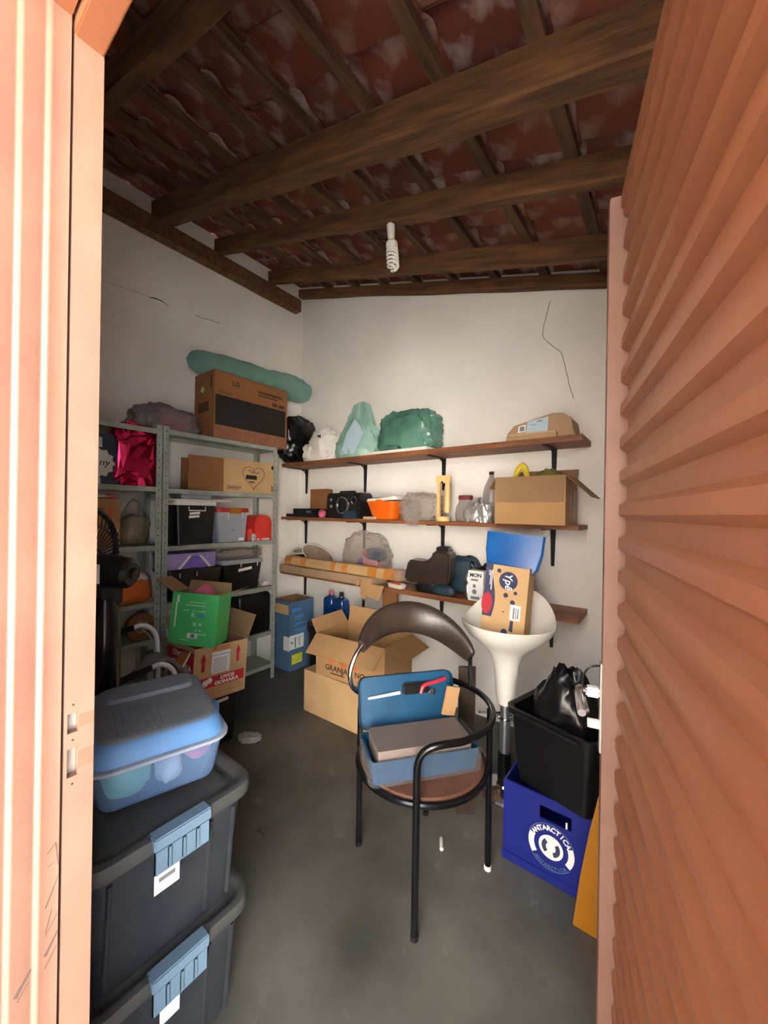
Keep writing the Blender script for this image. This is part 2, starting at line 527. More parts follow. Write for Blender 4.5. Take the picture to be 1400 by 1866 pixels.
def carton(name, label, loc, size, rz=0.0, mat='card', inner='card_in', flaps=None, closed=False, tilt=(0, 0), group=None, cat='box', L=None, t=0.004):
    w, d, h = size
    root = thing(name, label, cat, loc, (tilt[0], tilt[1], rz), group)
    b = MB()
    if closed:
        b.box(-w / 2, w / 2, -d / 2, d / 2, 0, h).build('body', mat, root, bevel=0.002, seg=1)
    else:
        o0 = [(-w / 2, -d / 2), (w / 2, -d / 2), (w / 2, d / 2), (-w / 2, d / 2)]
        i0 = [(-w / 2 + t, -d / 2 + t), (w / 2 - t, -d / 2 + t), (w / 2 - t, d / 2 - t), (-w / 2 + t, d / 2 - t)]
        b.loft([[(x, y, 0) for x, y in o0], [(x, y, h) for x, y in o0], [(x, y, h) for x, y in i0], [(x, y, t) for x, y in i0]])
        b.build('body', mat, root)
        if inner and inner != mat:
            e_ = .0006
            j0 = [(x - math.copysign(e_, x), y - math.copysign(e_, y)) for x, y in i0]
            lb = MB(); nn = 4
            lb.add([(x, y, z) for z in (t + e_, h - .001) for x, y in j0], [(0, 1, 2, 3), (0, 4, 5, 1), (1, 5, 6, 2), (2, 6, 7, 3), (3, 7, 4, 0)])
            lb.build('lining', inner, root)
    for side, spec in (flaps or {}).items():
        a = R(spec[0] if isinstance(spec, tuple) else spec)
        ln = spec[1] if isinstance(spec, tuple) else (L or min(w, d) / 2)
        if side in ('front', 'back'):
            sgn = -1 if side == 'front' else 1
            e0, e1 = Vector((-w / 2 + .002, sgn * d / 2, h)), Vector((w / 2 - .002, sgn * d / 2, h))
            inw = Vector((0, -sgn, 0))
        else:
            sgn = -1 if side == 'left' else 1
            e0, e1 = Vector((sgn * w / 2, -d / 2 + .002, h)), Vector((sgn * w / 2, d / 2 - .002, h))
            inw = Vector((-sgn, 0, 0))
        dr = inw * math.cos(a) + Vector((0, 0, 1)) * math.sin(a)
        nr = inw * (-math.sin(a)) + Vector((0, 0, 1)) * math.cos(a)
        along = (e1 - e0).normalized()
        q = [e0, e1, e1 + dr * ln - along * .006, e0 + dr * ln + along * .006]
        fb = MB().add(q + [p + nr * t * .8 for p in q], [(0, 3, 2, 1), (4, 5, 6, 7), (0, 1, 5, 4), (1, 2, 6, 5), (2, 3, 7, 6), (3, 0, 4, 7)])
        fb.build('flap', inner or mat, root)
    return root

def copy_tree(o, parent=None):
    c = o.copy(); COL.objects.link(c)
    c.parent = parent
    for ch in list(o.children): copy_tree(ch, c)
    return c

# ================================================================== THE SETTING
XL, XR, YF, YB = -3.05, 0.42, 0.187, 2.59
def roof_z(x): return 2.625 - 0.30 * x          # underside of the sloping beams
SL = math.atan(0.30)

def structure(o):
    o['kind'] = 'structure'
    return o

structure(MB().box(XL - .15, XR + .15, 0.02, YB + .15, -0.12, 0.0).build('floor', 'floor'))
structure(MB().box(-8, 10, -12, 0.02, -0.14, -0.02).build('floor_yard', 'yard'))
structure(MB().box(1.6, 10, -6.4, -6.2, -.02, 4.0).build('wall_added_bounce', 'bounce_wall'))  # added out of view; its sunlit face bounces daylight through the door
structure(MB().box(-1.4, .7, -3.3, -3.1, -.02, 3.0).build('wall_added_shade', 'shade_wall'))  # added out of view; cuts daylight to the lower right of the room
structure(MB().box(-1.6, -1.4, -6.2, .03, -.02, 3.2).build('wall_added_side_shade', 'shade_wall'))  # added out of view; keeps daylight off the door leaf
_b = MB()
for (x0, x1) in ((XL - .15, XR + .15),):
    pl = [(x0, 0), (x1, 0), (x1, roof_z(x1) + .16), (x0, roof_z(x0) + .16)]
    _b.add([(x, YB, z) for x, z in pl] + [(x, YB + .15, z) for x, z in pl], [(0, 1, 2, 3), (7, 6, 5, 4), (0, 4, 5, 1), (1, 5, 6, 2), (2, 6, 7, 3), (3, 7, 4, 0)])
wall_back = structure(_b.build('wall_back', 'wall'))
wall_left = structure(MB().box(XL - .15, XL, 0.02, YB, 0, roof_z(XL) + .14).build('wall_left', 'wall'))
structure(MB().box(XR, XR + .15, 0.02, YB, 0, roof_z(XR) + .10).build('wall_right', 'wall'))
# front wall with the door opening
OPX0, OPX1, OPZ = -0.675, 0.115, 2.11
_b = MB()
def wpoly(x0, x1, z0):
    pl = [(x0, z0), (x1, z0), (x1, roof_z(x1) + .16), (x0, roof_z(x0) + .16)]
    _b.add([(x, .03, z) for x, z in pl] + [(x, YF - .002, z) for x, z in pl], [(0, 1, 2, 3), (7, 6, 5, 4), (0, 4, 5, 1), (1, 5, 6, 2), (2, 6, 7, 3), (3, 7, 4, 0)])
# added gap over the door, out of view, lets extra daylight into the room
TRX0 = -.80
def wbox(x0, x1, z0, z1): _b.box(x0, x1, .03, YF - .002, z0, z1)
wpoly(XL, TRX0, 0); wbox(TRX0, OPX0, 0, 2.20); wbox(OPX0, OPX1, OPZ, 2.20); wbox(OPX1, XR, 0, 2.20); wpoly(TRX0, XR, 2.36)
structure(_b.build('wall_front', 'wall'))

# cracks in the plaster: fine dark filaments lying in the wall surface
ck = bez([(-.66, YB - .0005, 2.80), (-.685, YB - .0005, 2.70), (-.70, YB - .0005, 2.63), (-.69, YB - .0005, 2.56), (-.60, YB - .0005, 2.46), (-.575, YB - .0005, 2.40), (-.55, YB - .0005, 2.28), (-.517, YB - .0005, 2.15)], 5)
ck = [p + Vector((0.006 * noise.noise(p * 25), 0, 0)) for p in ck]
MB().tube(ck, 0.0017, 5).build('crack', 'crack', wall_back)
ck = bez([(XL + .0005, 1.16, 2.955), (XL + .0005, 1.24, 2.965), (XL + .0005, 1.30, 2.945)], 5)
MB().tube(ck, [0.001, .003, .004, .005, .005, .004, .004, .003, .002, .001, .001], 5).build('crack', 'crack', wall_left)
ck = bez([(XL + .0005, 1.50, 2.965), (XL + .0005, 1.56, 2.965), (XL + .0005, 1.62, 2.975), (XL + .0005, 1.70, 2.98)], 4)
MB().tube(ck, 0.002, 5).build('crack', 'crack', wall_left)
ck = bez([(XL + .0005, .86, 2.93), (XL + .0005, 1.05, 2.95), (XL + .0005, 1.16, 2.955)], 4)
MB().tube(ck, 0.0009, 5).build('crack', 'crack', wall_left)

# ---------------------------------------------------------------- roof: beams, battens, clay tiles
def slope_slab(b, x0, x1, y0, y1, c0, c1):
    vs = [(x, y, roof_z(x) + c) for c in (c0, c1) for (x, y) in ((x0, y0), (x1, y0), (x1, y1), (x0, y1))]
    b.add(vs, [(0, 3, 2, 1), (4, 5, 6, 7), (0, 1, 5, 4), (1, 2, 6, 5), (2, 3, 7, 6), (3, 0, 4, 7)])
_b = MB(); slope_slab(_b, XL - .25, XR + .3, -1.3, YB + .25, .262, .292)  # unseen light-blocking deck over the tiles; front overhang added to shade the doorway
for (xa, xb, ya, yb_) in ((XL - .25, XL - .23, -.12, YB + .25), (XR + .28, XR + .30, -.12, YB + .25), (XL - .25, XR + .30, YB + .22, YB + .25)):
    slope_slab(_b, xa, xb, ya, yb_, -.10, .262)  # unseen skirts added to stop light leaking in at the eaves
ceiling = structure(_b.build('ceiling', 'roof_light_block'))
def beam(y, wd, c0, c1, seed, x0=XL + .002, x1=XR - .002):
    """rough-sawn sloping beam with wandering faces"""
    loops = []
    n = 26
    for i in range(n + 1):
        x = x0 + (x1 - x0) * i / n
        j = lambda k: 0.010 * noise.noise(Vector((x * 2.2, seed * 5.1, k * 3.3)))
        z0, z1 = roof_z(x) + c0 + j(1), roof_z(x) + c1
        ya, yb = y - wd / 2 + j(2), y + wd / 2 + j(3)
        loops.append([Vector((x, ya + .006, z0)), Vector((x, yb - .006, z0 + j(4) * .4)), Vector((x, yb, z0 + .008)), Vector((x, yb, z1)), Vector((x, ya, z1)), Vector((x, ya, z0 + .010))])
    return MB().loft(loops).build('beam', 'wood_beam', ceiling)
beam(0.60, .075, -.01, .110, 1)
beam(1.215, .100, -.035, .110, 2)
beam(1.675, .060, .0, .110, 3)
beam(2.19, .060, .0, .110, 4)
beam(2.555, .062, .035, .110, 5)
# wall plate along the top of the left wall
loops = []
for i in range(13):
    y = YF + .004 + (YB - .10 - YF) * i / 12
    j = 0.006 * noise.noise(Vector((y * 3, 1, 7)))
    loops.append([Vector((XL + .001, y, 3.385 + j)), Vector((XL + .085, y, 3.385 + j)), Vector((XL + .085, y, 3.50)), Vector((XL + .001, y, 3.50))])
MB().loft(loops).build('wall_plate', 'wood_beam', ceiling)
# battens across the beams
bx = []
x = -0.02
while x > XL + .1:
    bx.append(x); x -= 0.327
bx = [.30] + bx
rng = random.Random(4)
bm_me = None
for i, x in enumerate(bx):
    jx = rng.uniform(-.012, .012)
    loops = []
    for k in range(9):
        y = YF + .004 + (YB - .006 - YF) * k / 8
        dx = x + jx + .010 * noise.noise(Vector((y * 1.6, i * 3.7, 0)))
        loops.append([Vector((dx - .026, y, roof_z(dx - .026) + .1095)), Vector((dx + .026, y, roof_z(dx + .026) + .1095)), Vector((dx + .026, y, roof_z(dx + .026) + .150)), Vector((dx - .026, y, roof_z(dx - .026) + .150))])
    MB().loft(loops).build('batten', 'wood_batten', ceiling)
# clay tiles: curved pan with a raised roll, laid lengthwise down the slope on the battens
def tile_mesh():
    prof = []
    W = .222
    for k in range(11):
        t = k / 10
        y = (t - .5) * W
        z = .020 * math.sin(PI * min(1, t / .45)) if t < .45 else -.004 * math.sin(PI * (t - .45) / .55)
        prof.append((y, z))
    vs, fs = [], []
    n = len(prof)
    xs = [-.195, -.07, .07, .195]
    for c in (0, .013):
        for x in xs:
            for (y, z) in prof:
                vs.append((x, y, z + c + (.006 if x < -.19 else 0)))
    m = len(xs)
    for s_ in range(2):
        o = s_ * m * n
        for i in range(m - 1):
            for k in range(n - 1):
                fs.append((o + i * n + k, o + (i + 1) * n + k, o + (i + 1) * n + k + 1, o + i * n + k + 1))
    o = m * n
    for k in range(n - 1):
        fs.append((k, k + 1, o + k + 1, o + k))
        q = (m - 1) * n
        fs.append((q + k, q + k + 1, o + q + k + 1, o + q + k))
    for i in range(m - 1):
        fs.append((i * n, (i + 1) * n, o + (i + 1) * n, o + i * n))
        fs.append((i * n + n - 1, (i + 1) * n + n - 1, o + (i + 1) * n + n - 1, o + i * n + n - 1))
    return MB().add(vs, fs).mesh('roof_tile')
tmes = []
for s_ in range(5):
    me = tile_mesh()
    for v in me.vertices:
        v.co.z += .006 * noise.noise(Vector((v.co.x * 9, v.co.y * 9, s_ * 11.0)))
        v.co.x += .008 * noise.noise(Vector((v.co.y * 14, s_ * 5.0, 3)))
    for p in me.polygons: p.use_smooth = True
    me.set_sharp_from_angle(angle=R(40))
    tmes.append(me)
tile_mats = []
for k, (ca, cb) in enumerate([((120, 60, 43), (180, 154, 144)), ((130, 70, 50), (168, 134, 120)), ((110, 55, 42), (184, 164, 156)), ((136, 76, 54), (172, 144, 128)), ((116, 64, 48), (166, 140, 130))]):
    mm = mk('clay_%d' % k, ca, 0.85, rgb2=cb, scale=6 + k, bump=0.6, bscale=18, lo=0.50, hi=0.74)
    tmes[k].materials.append(mm)
for i, x in enumerate(bx + [bx[-1] - .327]):
    xc = x - .157
    if xc - .2 < XL - .24: xc = XL - .02
    ny = 12
    for k in range(ny):
        y = YF - .02 + .212 * (k + .5)
        if y > YB + .02: continue
        o = link(tmes[rng.randrange(5)], 'roof_tile', 'tile', ceiling)
        o.location = (xc + rng.uniform(-.012, .012), y + rng.uniform(-.006, .006), roof_z(xc) + .172 + rng.uniform(-.003, .004))
        o.rotation_euler = (rng.uniform(-.03, .03), SL + .045 + rng.uniform(-.015, .015), rng.uniform(-.03, .03))

# ---------------------------------------------------------------- door frame (deep folded-metal reveal)
frame = structure(thing('trim_1', 'x', 'x')); del frame['label']; del frame['category']
JX = -0.65
prof = [(.012, -.012), (.012, 0), (.0935, 0), (.0955, -.0014), (.0975, -.0008), (.1005, .0013), (.1035, .0013), (.106, 0), (.1205, 0), (.1225, -.0014), (.1245, -.0008), (.1275, .0013), (.1305, .0013), (.133, 0), (.1492, 0), (.1495, -.018)]
b = MB()
n = len(prof)
b.add([(JX + d, y, z) for z in (0, 2.085) for (y, d) in prof], [(k, k + 1, n + k + 1, n + k) for k in range(n - 1)])
jamb = b.build('jamb_panel', 'paint_jamb', frame, smooth=True, ang=60)
# strike strip with two mortised pockets
y0, y1 = .1525, .1865
sx = JX - .002
ys = [y0, .1565, .1685, y1]
zs = [0, 1.062, 1.101, 1.122, 1.149, 2.085]
b = MB()
for iy in range(3):
    for iz in range(5):
        if iy == 1 and iz in (1, 3): continue
        b.add([(sx, ys[iy], zs[iz]), (sx, ys[iy + 1], zs[iz]), (sx, ys[iy + 1], zs[iz + 1]), (sx, ys[iy], zs[iz + 1])], [(0, 1, 2, 3)])
for iz in (1, 3):
    for (pa, pb) in (((ys[1], zs[iz]), (ys[2], zs[iz])), ((ys[2], zs[iz]), (ys[2], zs[iz + 1])), ((ys[2], zs[iz + 1]), (ys[1], zs[iz + 1])), ((ys[1], zs[iz + 1]), (ys[1], zs[iz]))):
        b.add([(sx, *pa), (sx, *pb), (sx - .012, *pb), (sx - .012, *pa)], [(0, 1, 2, 3)])
b.add([(sx, y1, 0), (sx - .02, y1, 0), (sx - .02, y1, 2.085), (sx, y1, 2.085)], [(0, 1, 2, 3)])
b.add([(sx, y0, 0), (sx - .02, y0, 0), (sx - .02, y0, 2.085), (sx, y0, 2.085)], [(0, 1, 2, 3)])
b.build('strike_strip', 'paint_jamb', frame)
for iz in (1, 3):
    MB().box(sx - .014, sx - .012, ys[1] - .002, ys[2] + .002, zs[iz] - .002, zs[iz + 1] + .002).build('strike_pocket', 'bare_metal', frame)
for (za, zb) in ((1.071, 1.094), (1.127, 1.144)):
    MB().box(sx, sx + .0004, .1690, .1862, za, zb).build('worn_patch', 'paint_worn', frame)
for z in (1.052, 1.112, 1.160):
    MB().lathe([(0, .0012), (.0012, .0006), (.0016, 0)], 8, Matrix.Translation((sx, .1625, z)) @ Matrix.Rotation(PI / 2, 4, 'Y')).build('screw_hole', 'ink', frame)
# scratches on the reveal
b = MB()
rng = random.Random(9)
def scr(pts, wd):
    for (ya, za), (yb, zb) in zip(pts[:-1], pts[1:]):
        d = Vector((0, yb - ya, zb - za)).normalized(); nn = Vector((0, -d.z, d.y)) * wd / 2
        A, B = Vector((JX + .0003, ya, za)), Vector((JX + .0003, yb, zb))
        q = [A - nn, B - nn * .3, B + nn * .3, A + nn]
        off = Vector((.0003, 0, 0))
        b.add([*q, *[p + off for p in q]], [(0, 3, 2, 1), (4, 5, 6, 7), (0, 1, 5, 4), (1, 2, 6, 5), (2, 3, 7, 6), (3, 0, 4, 7)])
scr([(.137, .975), (.1455, .985)], .0012); scr([(.1455, .985), (.1485, .952)], .0010)
scr([(.1360, .905), (.1490, .940)], .0014); scr([(.1362, .872), (.1425, .900)], .0012)
scr([(.1362, .868), (.1485, .890)], .0010)
scr([(.1362, .842), (.1490, .866)], .0035); scr([(.108, .815), (.1225, .838)], .0045); scr([(.110, .808), (.120, .824)], .0012)
scr([(.1362, .826), (.1485, .848)], .0015); scr([(.137, .958), (.144, .960)], .0008)
b.build('scratch', 'paint_scratch', frame, kind='stuff')
# header: soffit sheet and stop
b = MB()
b.box(JX, OPX1, .012, .1492, 2.0852, 2.11)
b.build('header_panel', 'paint', frame)
b = MB(); b.box(JX - .004, OPX1, .1525, .1865, 2.066, 2.11); b.build('header_stop', 'paint', frame, bevel=.002)
b = MB(); b.box(OPX1 - .004, OPX1 + .02, .012, .1865, 0, 2.11); b.build('jamb_panel', 'paint_jamb', frame)
b = MB(); b.box(JX - .03, JX - .02, .012, .1865, 0, 2.11); b.build('jamb_core', 'paint', frame)

# ---------------------------------------------------------------- door leaf, swung into the room
U = Vector((-.239, .971, 0)).normalized(); Nn = Vector((-U.y, U.x, 0))
HG = Vector((-.0927, .8985, 0)) - U * .70
LM = Matrix((U, Nn, Vector((0, 0, 1)))).transposed().to_4x4(); LM.translation = HG
leaf = thing('door_1', 'x', 'x'); del leaf['label']; del leaf['category']; structure(leaf)
leaf.matrix_world = LM
# local axes: x along the leaf from the hinge, y towards the street face, z up
b = MB()
pz = []
pitch = .0665
z = .012
while z < 2.05:
    for (dz, y) in ((0, -.013), (.014, -.013), (.0235, 0), (.043, 0), (.0525, -.013)):
        if z + dz < 2.055: pz.append((z + dz, y))
    z += pitch
n = len(pz)
XS = [.03, .2, .4, .6, .693]
vs = []
for x in XS:
    for (zz, y) in pz:
        vs.append((x, y + .0016 * noise.noise(Vector((x * 3, zz * 4, 2))), zz))
b.add(vs, [(i * n + k, i * n + k + 1, (i + 1) * n + k + 1, (i + 1) * n + k) for i in range(len(XS) - 1) for k in range(n - 1)])
b.build('corrugated_panel', 'paint', leaf, label='ribbed terracotta painted sheet with horizontal folds')
MB().box(.0, .70, -.036, -.033, .012, 2.06).build('back_sheet', 'paint', leaf)
MB().box(.70, .732, -.036, .023, .01, 2.075).build('lock_stile', 'paint_jamb', leaf, bevel=.002)
MB().box(-.005, .03, -.036, .010, .01, 2.075).build('hinge_stile', 'paint', leaf, bevel=.002)
MB().box(.03, .70, -.033, .004, 2.045, 2.075).build('top_rail', 'paint', leaf, bevel=.002)
MB().box(.03, .70, -.033, -.015, .01, .03).build('bottom_rail', 'paint', leaf)
lk = MB().box(.709, .731, .023, .0262, .940, 1.125).build('lock_plate', 'bare_metal', leaf, bevel=.001)
MB().lathe([(0, .022), (.0085, .022), (.0095, .019), (.0095, 0)], 16, Matrix.Translation((.720, .026, .995)) @ Matrix.Rotation(-PI / 2, 4, 'X')).build('lock_cylinder', 'white_plastic', lk, smooth=True)
hd = MB().tube(bez([(.718, .024, 1.062), (.718, .050, 1.063), (.716, .062, 1.065), (.705, .066, 1.065), (.66, .067, 1.063), (.615, .066, 1.060)], 6), [.007] * 5 + [.0075] * 26, 10).build('lever_handle', 'chrome', leaf, smooth=True)
MB().box(.709, .728, .0265, .052, 1.052, 1.072).build('handle_neck', 'white_plastic', hd, bevel=.003)
MB().tube(bez([(.716, .058, 1.07), (.716, .056, 1.095), (.716, .046, 1.112), (.718, .030, 1.117), (.72, .0235, 1.116)], 5), .0022, 6).build('cord', 'black_plastic', leaf, smooth=True)

# ================================================================== STEEL SHELVING ALONG THE LEFT WALL
def shelving(label, y0, y1, levels):
    xf, xb = -2.73, -3.02
    u = thing('shelving_unit', label, 'shelf', ((xf + xb) / 2, (y0 + y1) / 2, 0), group='grey steel shelving units')
    cx, cy = (xf + xb) / 2, (y0 + y1) / 2
    hx, hy = (xf - xb) / 2, (y1 - y0) / 2
    a, t = .036, .0025
    for sx in (1, -1):
        for sy in (1, -1):
            X, Y = sx * hx, sy * hy
            b = MB()
            b.box(min(X, X - sx * t), max(X, X - sx * t), min(Y, Y - sy * a), max(Y, Y - sy * a), 0, 1.985)
            b.box(min(X - sx * t, X - sx * a), max(X - sx * t, X - sx * a), min(Y, Y - sy * t), max(Y, Y - sy * t), 0, 1.985)
            p = b.build('post', 'steel_shelf', u)
            if sx == 1:
                h = MB()
                z = .05
                while z < 1.97:
                    h.lathe([(.0042, 0), (.0042, .0006)], 8, Matrix.Translation((X - .0002, Y - sy * a * .55, z)) @ Matrix.Rotation(PI / 2, 4, 'Y'))
                    z += .05
                h.build('bolt_holes', 'hole', p, kind='stuff')
    for z in levels:
        b = MB()
        b.box(-hx + .003, hx - .003, -hy + .003, hy - .003, z - .0015, z)
        b.box(hx - .0035, hx - .0026, -hy + .003, hy - .003, z - .032, z)
        b.box(-hx + .0026, -hx + .0035, -hy + .003, hy - .003, z - .032, z)
        b.box(hx - .014, hx - .0035, -hy + .003, hy - .003, z - .032, z - .031)
        b.box(-hx + .004, hx - .004, -hy + .0028, -hy + .0038, z - .032, z)
        b.box(-hx + .004, hx - .004, hy - .0038, hy - .0028, z - .032, z)
        b.build('shelf_tray', 'steel_shelf', u)
    return u
LV_R = [.125, .405, .785, 1.175, 1.565, 1.965]
LV_L = [.125, .57, .815, 1.185, 1.572, 1.955]
shelving('grey steel shelving unit nearest the back corner, carrying the large brown box', 1.143, 2.062, LV_R)
shelving('grey steel shelving unit beside the door jamb, holding the pink foil bag', .222, 1.137, LV_L)

# ---- on top of the shelving
T = 1.966
lg = carton('television_carton', 'large brown cardboard carton with black printed panel on top of the steel shelving', (-2.862, 1.815, T), (.29, .665, .50), mat='card_brown', closed=True)
F = FF('right', .29, .665, .50)
decal(lg, F, [rect(.01, .095, .635, .225)], 'ink', 'printed_panel')
decal(lg, F, [[(.40, .275), (.41, .275), (.56, .18), (.55, .18)]], 'ink_brown', 'printed_line', .0012)
decal(lg, F, [rect(0, .0, .655, .085)], 'worn_card', 'worn_strip', .0004)
txt(lg, F, 'LG', .145, .415, .05, 'ink', bold=.0012)
txt(lg, F, 'Monitor', .03, .335, .034, 'ink_brown', shear=.2)
decal(lg, F, [rect(.37, .415, .24, .018), rect(.37, .392, .19, .012)], 'ink_brown', 'printed_lines')
decal(lg, F, [rect(.51, .335, .05, .03), rect(.57, .335, .065, .028)], 'ink_brown', 'printed_lines')
F = FF('front', .29, .665, .50)
decal(lg, F, [[(.09, .37), (.12, .345), (.155, .37), (.12, .405)]], 'lime_print', 'diamond_sticker')
decal(lg, F, [rect(.06, .20, .15, .075)], 'ink_brown', 'printed_block')
decal(lg, F, [rect(.235, .37, .022, .09)], 'ink_brown', 'hand_slot')

def rollbag(name, label, p0, p1, r0, r1, mat, seed, cat='bag'):
    """stuffed translucent sack lying along p0-p1"""
    A, B = Vector(p0), Vector(p1)
    ax = (B - A).normalized(); L_ = (B - A).length
    N1 = ax.cross(Vector((0, 0, 1))).normalized(); N2 = N1.cross(ax)
    loops = []
    n, m = 28, 34
    for i in range(m + 1):
        t = i / m
        env = min(1, math.sqrt(max(0, 1 - (abs(t - .5) * 2) ** 8)) + .03)
        r = (r0 + (r1 - r0) * t) * env
        ring = []
        for k in range(n):
            a = 2 * PI * k / n
            d = N1 * math.cos(a) + N2 * math.sin(a)
            g = 1 + .14 * noise.noise(Vector((t * 6, math.cos(a) * 1.2, math.sin(a) * 1.2 + seed))) + .13 * (1 - 2 * abs(noise.noise(Vector((t * 9, math.cos(a) * 2.6 + seed, math.sin(a) * 2.6)))))
            if abs(t - .56) < .03: g *= .93
            ring.append(A + ax * (L_ * t) + d * r * g - A)
        loops.append(ring)
    o = MB().loft(loops).build(name, mat, smooth=True, ang=60)
    o.location = A
    return o
tag(rollbag('green_sack', 'long rolled translucent green plastic sack lying behind the large brown carton', (-2.925, 1.375, 2.555), (-2.90, 2.56, 2.585), .085, .112, 'green_film', 3), 'long rolled translucent green plastic sack lying on the large brown carton', 'bag')
core = MB().tube([(0, 0, 0), (.01, .66, .012)], [.058, .06], 14).build('rolled_mat', 'green_bag', smooth=True)
tag(core, 'pale green rolled mat inside the long green plastic sack', 'mat', loc=(-2.93, 1.48, 2.556))
g = thing('plastic_bundle', 'grey plastic bundle with pink cloth showing through on the steel shelving', 'bag', (-2.86, 1.205, 1.957))
MB().blob(.105, .215, .10, 11, .22, 2.0, .14, 4.0, flat=.25).build('wrapping', 'grey_film', g, smooth=True, ang=70)
MB().blob(.075, .12, .062, 5, .15, 2, .05, c=(.008, .05, .008)).build('pink_cloth', 'pink_cloth', g, smooth=True)
MB().blob(.07, .075, .075, 6, .15, 2, .05, c=(0, -.105, .008)).build('grey_cloth', 'grey_fabric', g, smooth=True)

# ---- left unit contents
o = carton('gift_box', 'navy box with white lacy round label beside the pink foil bag', (-2.88, .735, LV_L[4]), (.20, .345, .31), mat='navy_card', closed=True)
F = FF('right', .20, .345, .31)
dol = []
for i in range(48):
    a = 2 * PI * i / 48
    r = .085 + .007 * math.cos(12 * a)
    dol.append((.23 + r * math.cos(a), .13 + r * math.sin(a)))
decal(o, F, [dol], 'paper', 'lace_label')
txt(o, F, 'ny', .235, .115, .06, 'ink', shear=.2, w=.0014)
decal(o, F, [rect(.20, .225, .052, .06), rect(.195, .0, .05, .04)], 'paper', 'ribbon')
f = MB().blob(.045, .10, .178, 23, .25, 3.0, .34, 5.5, flat=.02, nu=30, nv=22, power=.5).build('foil_bag', 'foil_pink')
tag(f, 'crumpled metallic pink foil bag standing on the steel shelf', 'bag', loc=(-2.80, 1.0, LV_L[4] + .001))
o = carton('carton', 'tan carton with orange arrow on the shelf under the pink foil bag', (-2.87, .735, LV_L[3]), (.235, .345, .30), mat='card', closed=True)
F = FF('right', .235, .345, .30)
decal(o, F, [arrow(.275, .155, .036, .115)], 'ink_orange', 'printed_arrow')
decal(o, F, [circ(.205, .19, .02), rect(.17, .235, .09, .004), rect(.22, .14, .04, .004), rect(.20, .15, .03, .004)], 'ink_brown', 'printed_mark')
decal(o, F, [circ(.315, .105, .018)], 'paper', 'round_sticker')
tag(MB().blob(.10, .12, .016, 31, .2, 2, .1, flat=.2).build('carrier_bag', 'white_bag', smooth=True), 'flattened white carrier bag on the tan carton with orange arrow', 'bag', loc=(-2.87, .77, LV_L[3] + .302))
tag(MB().blob(.03, .035, .014, 33, .2, 2, .1, flat=.2).build('pink_pouch', 'pink_cloth', smooth=True), 'small pink pouch peeking out beside the white carrier bag', 'pouch', loc=(-2.80, .865, LV_L[3] + .302))
g = thing('olive_bag', 'half-filled olive plastic bag beside the tan carton with orange arrow', 'bag', (-2.86, 1.018, LV_L[3] + .001))
MB().blob(.085, .092, .155, 41, .15, 2, .10, 4, flat=.1, top=.45, power=.9).build('film', 'clear_film', g, smooth=True, ang=60)
MB().blob(.076, .084, .10, 42, .15, 2, .08, 4, flat=.1, c=(0, 0, .004)).build('filling', 'olive_bag', g, smooth=True, ang=60)
g = thing('plastic_pack', 'orange and white plastic pack on the left shelving unit', 'bag', (-2.86, .985, LV_L[2] + .001))
MB().blob(.10, .125, .085, 51, .12, 2, .10, 5, flat=.2, power=.7).build('orange_wrap', 'orange_bag', g, smooth=True, ang=60)
MB().blob(.085, .115, .06, 52, .15, 2, .12, 5, flat=.3, power=.8, c=(-.012, .008, .09)).build('white_top', 'white_bag', g, smooth=True, ang=60)

t = thing('tape_roll', 'roll of brown tape standing on the left shelving unit', 'tape', (-2.785, 1.04, LV_L[1] + .0875))
Mr = Matrix.Rotation(PI / 2, 4, 'Y')
MB().lathe([(.042, -.025), (.086, -.025), (.0865, -.02), (.0865, .02), (.086, .025), (.042, .025), (.042, -.025)], 32, Mr).build('tape', 'card_brown', t, smooth=True)
MB().lathe([(.036, -.024), (.0418, -.024), (.0418, .024), (.036, .024), (.036, -.024)], 24, Mr).build('core', 'card_light', t, smooth=True)
# ---- right unit contents
Z = LV_R[4]
o = carton('printed_carton', 'brown carton with printed heart lying open on the upper steel shelf', (-2.875, 1.825, Z), (.25, .478, .262), mat='card_light', closed=True)
F = FF('right', .25, .478, .262)
def heart(u, v, s, n=44):
    pts = []
    for i in range(n):
        t = 2 * PI * i / n
        pts.append((u + s * .98 * math.sin(t) ** 3, v + s * (.82 * math.cos(t) - .31 * math.cos(2 * t) - .13 * math.cos(3 * t) - .06 * math.cos(4 * t))))
    return pts
hp = heart(.262, .136, .102)
b = MB(); b.tube([F @ Vector((p[0], p[1], .0004)) for p in hp], .0020, 4, closed=True); b.build('printed_heart', 'ink_brown', o)
sc = []
for i in range(30):
    t = i / 29
    sc.append(F @ Vector((.212 + .10 * t, .168 + .010 * math.sin(t * 22) * (1 - .4 * t) + (.012 if t < .25 else 0), .0008)))
b = MB(); b.tube(sc, .0022, 4); b.build('printed_script', 'ink', o)
decal(o, F, [rect(.19, .112, .10, .034)], 'ink', 'printed_banner')
decal(o, F, [rect(.22, .085, .05, .012), rect(.03, .035, .12, .006), rect(.03, .048, .12, .004), rect(.03, .024, .10, .004)], 'ink_brown', 'printed_lines')
decal(o, F, [circ(.445, .225, .016), rect(.435, .02, .009, .05), rect(.452, .02, .009, .05)], 'ink', 'printed_mark')
b = MB()
b.box(-.002, .002, -.25, 0, 0.004, .258, Matrix.Translation((.122, -.239, 0)) @ Matrix.Rotation(R(-9), 4, 'Z'))
b.build('flap', 'card_brown', o)
b = MB(); b.box(-.002, .002, -.2, 0, 0.004, .258, Matrix.Translation((-.122, -.239, 0)) @ Matrix.Rotation(R(-3), 4, 'Z')); b.build('flap', 'card_brown', o)

